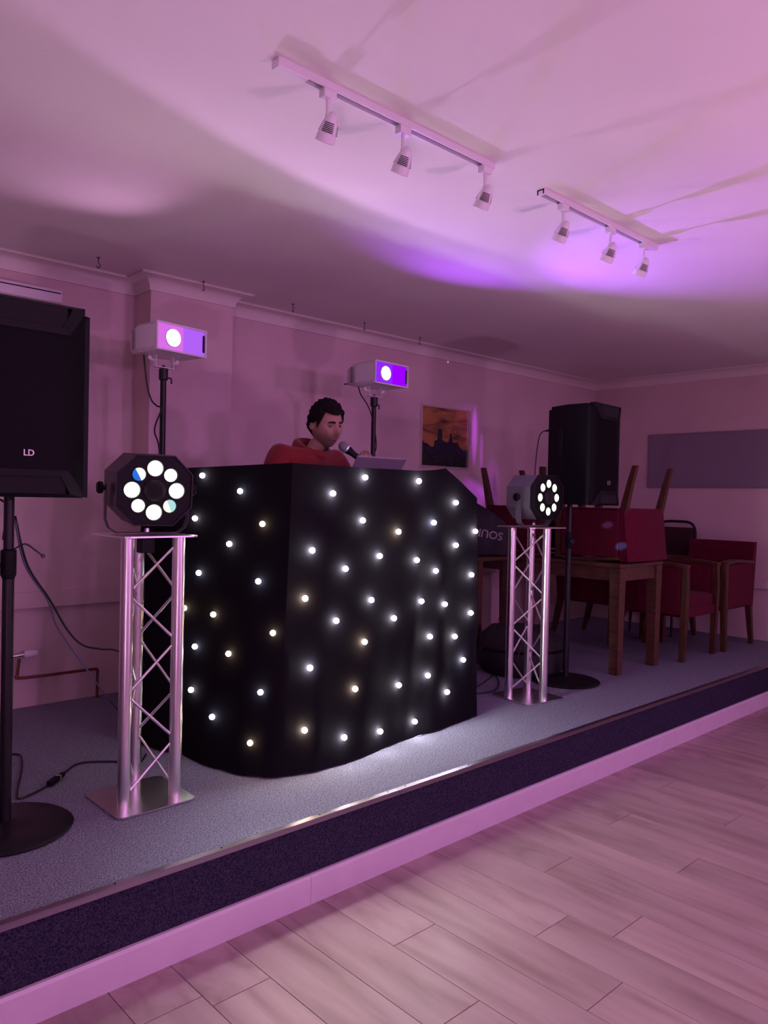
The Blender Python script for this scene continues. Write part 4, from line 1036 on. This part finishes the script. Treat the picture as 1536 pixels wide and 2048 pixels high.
for k1, k2 in (('anr', 'ter'), ('anl', 'tel')):
    a_, b_ = Vector(J[k1]), Vector(J[k2]); d_ = (b_-a_).to_2d(); an = math.atan2(d_.y, d_.x)+PI/2
    mk('shoe', M_BLACK, person, lambda bm: (bbox(bm, (0, -0.05, 0.045), (0.095, 0.28, 0.088), 0.035, seg=3), bmesh.ops.transform(bm, matrix=PO @ Matrix.Translation((a_.x, a_.y, SZ)) @ Matrix.Rotation(an, 4, 'Z'), verts=bm.verts[:])), True)
# hair: short dark curls, a shell over the scalp
def hair(bm):
    nu, nv = 80, 44; rows = []
    for j in range(nv+1):
        row = []
        for i in range(nu):
            th = 2*PI*i/nu; az = abs(math.atan2(math.sin(th), math.cos(th)))
            lo = 0.60-0.12*max(0, math.cos(th*2))*(az < 0.8)            # fringe line over the forehead
            if az > 0.75: lo = 0.60-(az-0.75)*1.45
            if az > 1.30: lo = -0.22-(az-1.30)*0.35
            if 1.30 < az < 1.95: lo = max(lo, 0.18-0.5*(az-1.30))
            lo = max(lo, -0.75)
            t_ = j/nv; ph = lo+(PI/2-0.001-lo)*t_
            p = head_point(th, ph); nrm = Vector((p.x/0.076**2, p.y/0.097**2, p.z/0.12**2)).normalized()
            e = min(1, t_*6)
            off_ = (0.003+0.008*e+0.004*max(0, p.z/0.12)) + 0.008*noise.noise(p*55)*e + 0.005*noise.noise(p*120)*e
            if p.y < -0.03 and p.z > 0.05: off_ += 0.004
            row.append(bm.verts.new(PO @ HM @ (p+nrm*off_)))
        rows.append(row)
    for A, B in zip(rows, rows[1:]):
        for i in range(nu): bm.faces.new((A[i], A[(i+1) % nu], B[(i+1) % nu], B[i]))
    inner = [bm.verts.new(PO @ HM @ (head_point(2*PI*i/nu, 0.75)*0.9)) for i in range(nu)]
    for i in range(nu): bm.faces.new((rows[0][(i+1) % nu], rows[0][i], inner[i], inner[(i+1) % nu]))
mk('hair', mat('dark_hair', (0.006, 0.004, 0.005), 0.8, bump=0.5, scale=90, spec=0.15), person, hair, True)
for s in (-1, 1):
    q = PO @ HM @ Vector((s*0.031, -0.0745, 0.003))
    e_ = mk('eye', mat('eye_white', (0.20, 0.16, 0.16), 0.3), person, lambda bm: bmesh.ops.create_uvsphere(bm, u_segments=12, v_segments=8, radius=0.0115, matrix=Matrix.Translation(q)), True)
    mk('iris', mat('dark_iris', (0.02, 0.012, 0.008), 0.2), e_, lambda bm: bmesh.ops.create_uvsphere(bm, u_segments=10, v_segments=6, radius=0.0072, matrix=Matrix.Translation(q+HM.to_3x3() @ Vector((0, -0.0056, 0)))), True)
    mk('eyebrow', MATS['dark_hair'], person, lambda bm: tube(bm, [PO @ HM @ (head_point(s*a_, p_)+Vector((0, -0.003, 0))) for a_, p_ in ((0.16, 0.185), (0.38, 0.205), (0.62, 0.165))], [0.004, 0.0048, 0.0025], 6), True)
mk('lips', mat('lip', (0.26, 0.10, 0.09), 0.5), person, lambda bm: tube(bm, [PO @ HM @ (head_point(a_, -0.535)+Vector((0, -0.001, 0))) for a_ in (-0.42, -0.2, 0, 0.2, 0.42)], [0.002, 0.0055, 0.006, 0.0055, 0.002], 6), True)

# microphone in the hand
t = thing('microphone', 'black handheld microphone with silver grille held to the mouth', 'microphone', mic_h)
qm = md_.to_track_quat('Z', 'Y').to_matrix().to_4x4()
mk('handle', M_BLACK, t, lambda bm: lathe(bm, [(0.021, 0.022), (0.0225, 0.03), (0.0165, 0.06), (0.0125, 0.19), (0, 0.192)], 16, qm), True)
mk('grille', mat('mic_mesh', (0.30, 0.29, 0.30), 0.45, 0.8, bump=0.6, scale=400), t, lambda bm: bmesh.ops.create_uvsphere(bm, u_segments=18, v_segments=12, radius=0.0265), True)
mk('ring', M_ALU, t, lambda bm: lathe(bm, [(0.024, 0.012), (0.0265, 0.014), (0.0265, 0.022), (0.022, 0.024)], 18, qm), True)

# ------------------------------------------------------------------ cables
def cable(name, label, pts, r=0.0035, m=None, n=8):
    o = mk(name, m or M_RUBBER, None, lambda bm: tube(bm, smooth_path(pts, n), r, 8), True)
    return tag(o, label, 'cable')
def onstage(u, v, z=0.004): return P(u, v, 2, SZ+z)
# from the left pole down to the floor by the left truss
A = Vector((0.895, 2.845, 0))
pl = [(0.872+0.022, 2.85, 1.395), P(50, 1130, 1, 2.95), P(95, 1200, 1, 3.05), P(115, 1255, 1, 3.1), P(160, 1320, 1, 3.15), P(200, 1375, 1, 3.2), onstage(240, 1425, 0.01), onstage(275, 1450), onstage(305, 1468)]
cable('speaker_cable', 'blue-grey cable drooping from the left pole to the carpet', pl, 0.0035, mat('blue_grey_cable', (0.10, 0.11, 0.17), 0.4))
pl = [(0.872+0.022, 2.85, 1.41), P(55, 1130, 1, 2.95), P(100, 1200, 1, 3.05), P(135, 1260, 1, 3.1), P(165, 1290, 1, 3.2), P(200, 1298, 1, 3.3), P(240, 1304, 1, 3.35), P(300, 1345, 1, 3.42), onstage(330, 1470, 0.01)]
cable('power_cable', 'black cable drooping from the left pole towards the booth', pl, 0.0042)
pl = [(0.775, 3.03, 1.60), (0.74, 3.06, 1.54), P(2, 1000, 1, 2.98), P(12, 1025, 1, 2.88), (0.852, 2.842, 1.33)]
cable('signal_cable', 'black cable looping at the left picture edge beneath the loudspeaker', pl, 0.0035)
# strap sticking out of the left stand
st = P(86, 1112, 1, 2.86)
t = mk('cable_tie', M_RUBBER, None, lambda bm: (tube(bm, smooth_path([(0.889, 2.845, SZ+0.985), P(50, 1088, 1, 2.85), P(70, 1100, 1, 2.86), st], 5), [0.003]*16, 6),
       lathe(bm, [(0.004, -0.002), (0.008, -0.002), (0.008, 0.002), (0.004, 0.002), (0.004, -0.002)], 12, Matrix.Translation(st) @ Matrix.Rotation(PI/2, 4, 'X'))), True)
tag(t, 'black rubber cable tie sticking out of the left speaker stand', 'strap')
# power lead with coupler on the carpet
pl = [onstage(25, 1508), onstage(42, 1512), onstage(43, 1540), onstage(34, 1585), onstage(40, 1597), onstage(80, 1580), onstage(98, 1570)]
cable('mains_lead', 'black lead curling on the carpet at the foot of the left stand', pl, 0.0042)
pl = [onstage(130, 1545), onstage(150, 1530), onstage(175, 1524), onstage(230, 1523), onstage(275, 1527), onstage(292, 1508)]
cable('mains_lead', 'black lead running from the plug coupler behind the left truss', pl, 0.0042)
a_, b_ = onstage(97, 1570, 0.012), onstage(130, 1545, 0.012); dc = (b_-a_)
t = thing('plug_coupler', 'black and brass plug coupler lying on the carpet by the left truss', 'plug', (a_+b_)/2-Vector((0, 0, 0.011)), math.atan2(dc.y, dc.x))
Lc = dc.length
mk('socket', M_BLACK, t, lambda bm: bbox(bm, (-Lc*0.22, 0, 0.012), (Lc*0.5, 0.026, 0.022), 0.005))
mk('plug', M_BLACK, t, lambda bm: bbox(bm, (Lc*0.22, 0, 0.011), (Lc*0.36, 0.020, 0.018), 0.005))
mk('contact', mat('brass', (0.7, 0.6, 0.4), 0.35, 0.9), t, lambda bm: box(bm, (0.012, 0, 0.012), (0.012, 0.022, 0.018)))
# leads of the pole lamps
cable('lamp_lead', 'black lead hanging from the pink lamp head down its pole',
      [(1.84, 3.86, 2.245), P(288, 715, 1, 3.86), P(294, 770, 1, 3.85), P(303, 800, 1, 3.84), P(314, 812, 1, 3.81), (1.912, 3.785, 1.95), P(309, 860, 1, 3.79), (1.908, 3.79, 1.70), (1.905, 3.79, 1.2)], 0.0045)
cable('lamp_lead', 'black lead hanging from the violet lamp head to its pole',
      [(3.26, 3.90, 2.25), P(713, 770, 1, 3.88), P(722, 790, 1, 3.83), P(736, 812, 1, 3.78), (3.384, 3.75, 2.02), (3.42, 3.745, 1.85), (3.38, 3.745, 1.72), (3.38, 3.75, 1.3)], 0.004)
# right speaker signal lead
pr = [P(1103, 861, 1, 3.02), P(1092, 861, 1, 3.05), P(1080, 870, 1, 3.08), P(1074, 900, 1, 3.1), P(1070, 945, 1, 3.1), P(1069, 1000, 1, 3.08), P(1066, 1100, 1, 3.05), P(1050, 1250, 1, 3.05), P(1030, 1330, 1, 3.05)+Vector((0, 0, 0)), onstage(1010, 1345)]
cable('signal_cable', 'thin black cable arching from the back of the right loudspeaker', pr, 0.0035)
t = mk('cable_plug', M_BLACKM, None, lambda bm: tube(bm, [P(1110, 861, 1, 3.0), P(1098, 861, 1, 3.03), P(1090, 862, 1, 3.055)], [0.009, 0.009, 0.005], 10), True)
tag(t, 'black and silver cable plug in the rear of the right loudspeaker', 'plug')
# loose cable right of the booth
pl = [P(1000, 1200, 1, 3.25), P(1001, 1225, 1, 3.2), P(985, 1265, 1, 3.2), P(960, 1300, 1, 3.15), P(950, 1320, 1, 3.15), onstage(940, 1335)]
cable('thin_cable', 'thin grey cable dangling beside the right edge of the star cloth', pl, 0.002)
pl = [onstage(1005, 1285), onstage(985, 1320), onstage(979, 1332), onstage(988, 1345), onstage(998, 1365), onstage(990, 1380), onstage(965, 1386), onstage(945, 1386)]
cable('floor_cable', 'black cable looping over the carpet between booth and right truss', pl, 0.004)
pl = [onstage(1010, 1330), onstage(990, 1348), onstage(960, 1370), onstage(945, 1376)]
cable('floor_cable', 'short straight black cable crossing the looped one beside the booth', pl, 0.003)
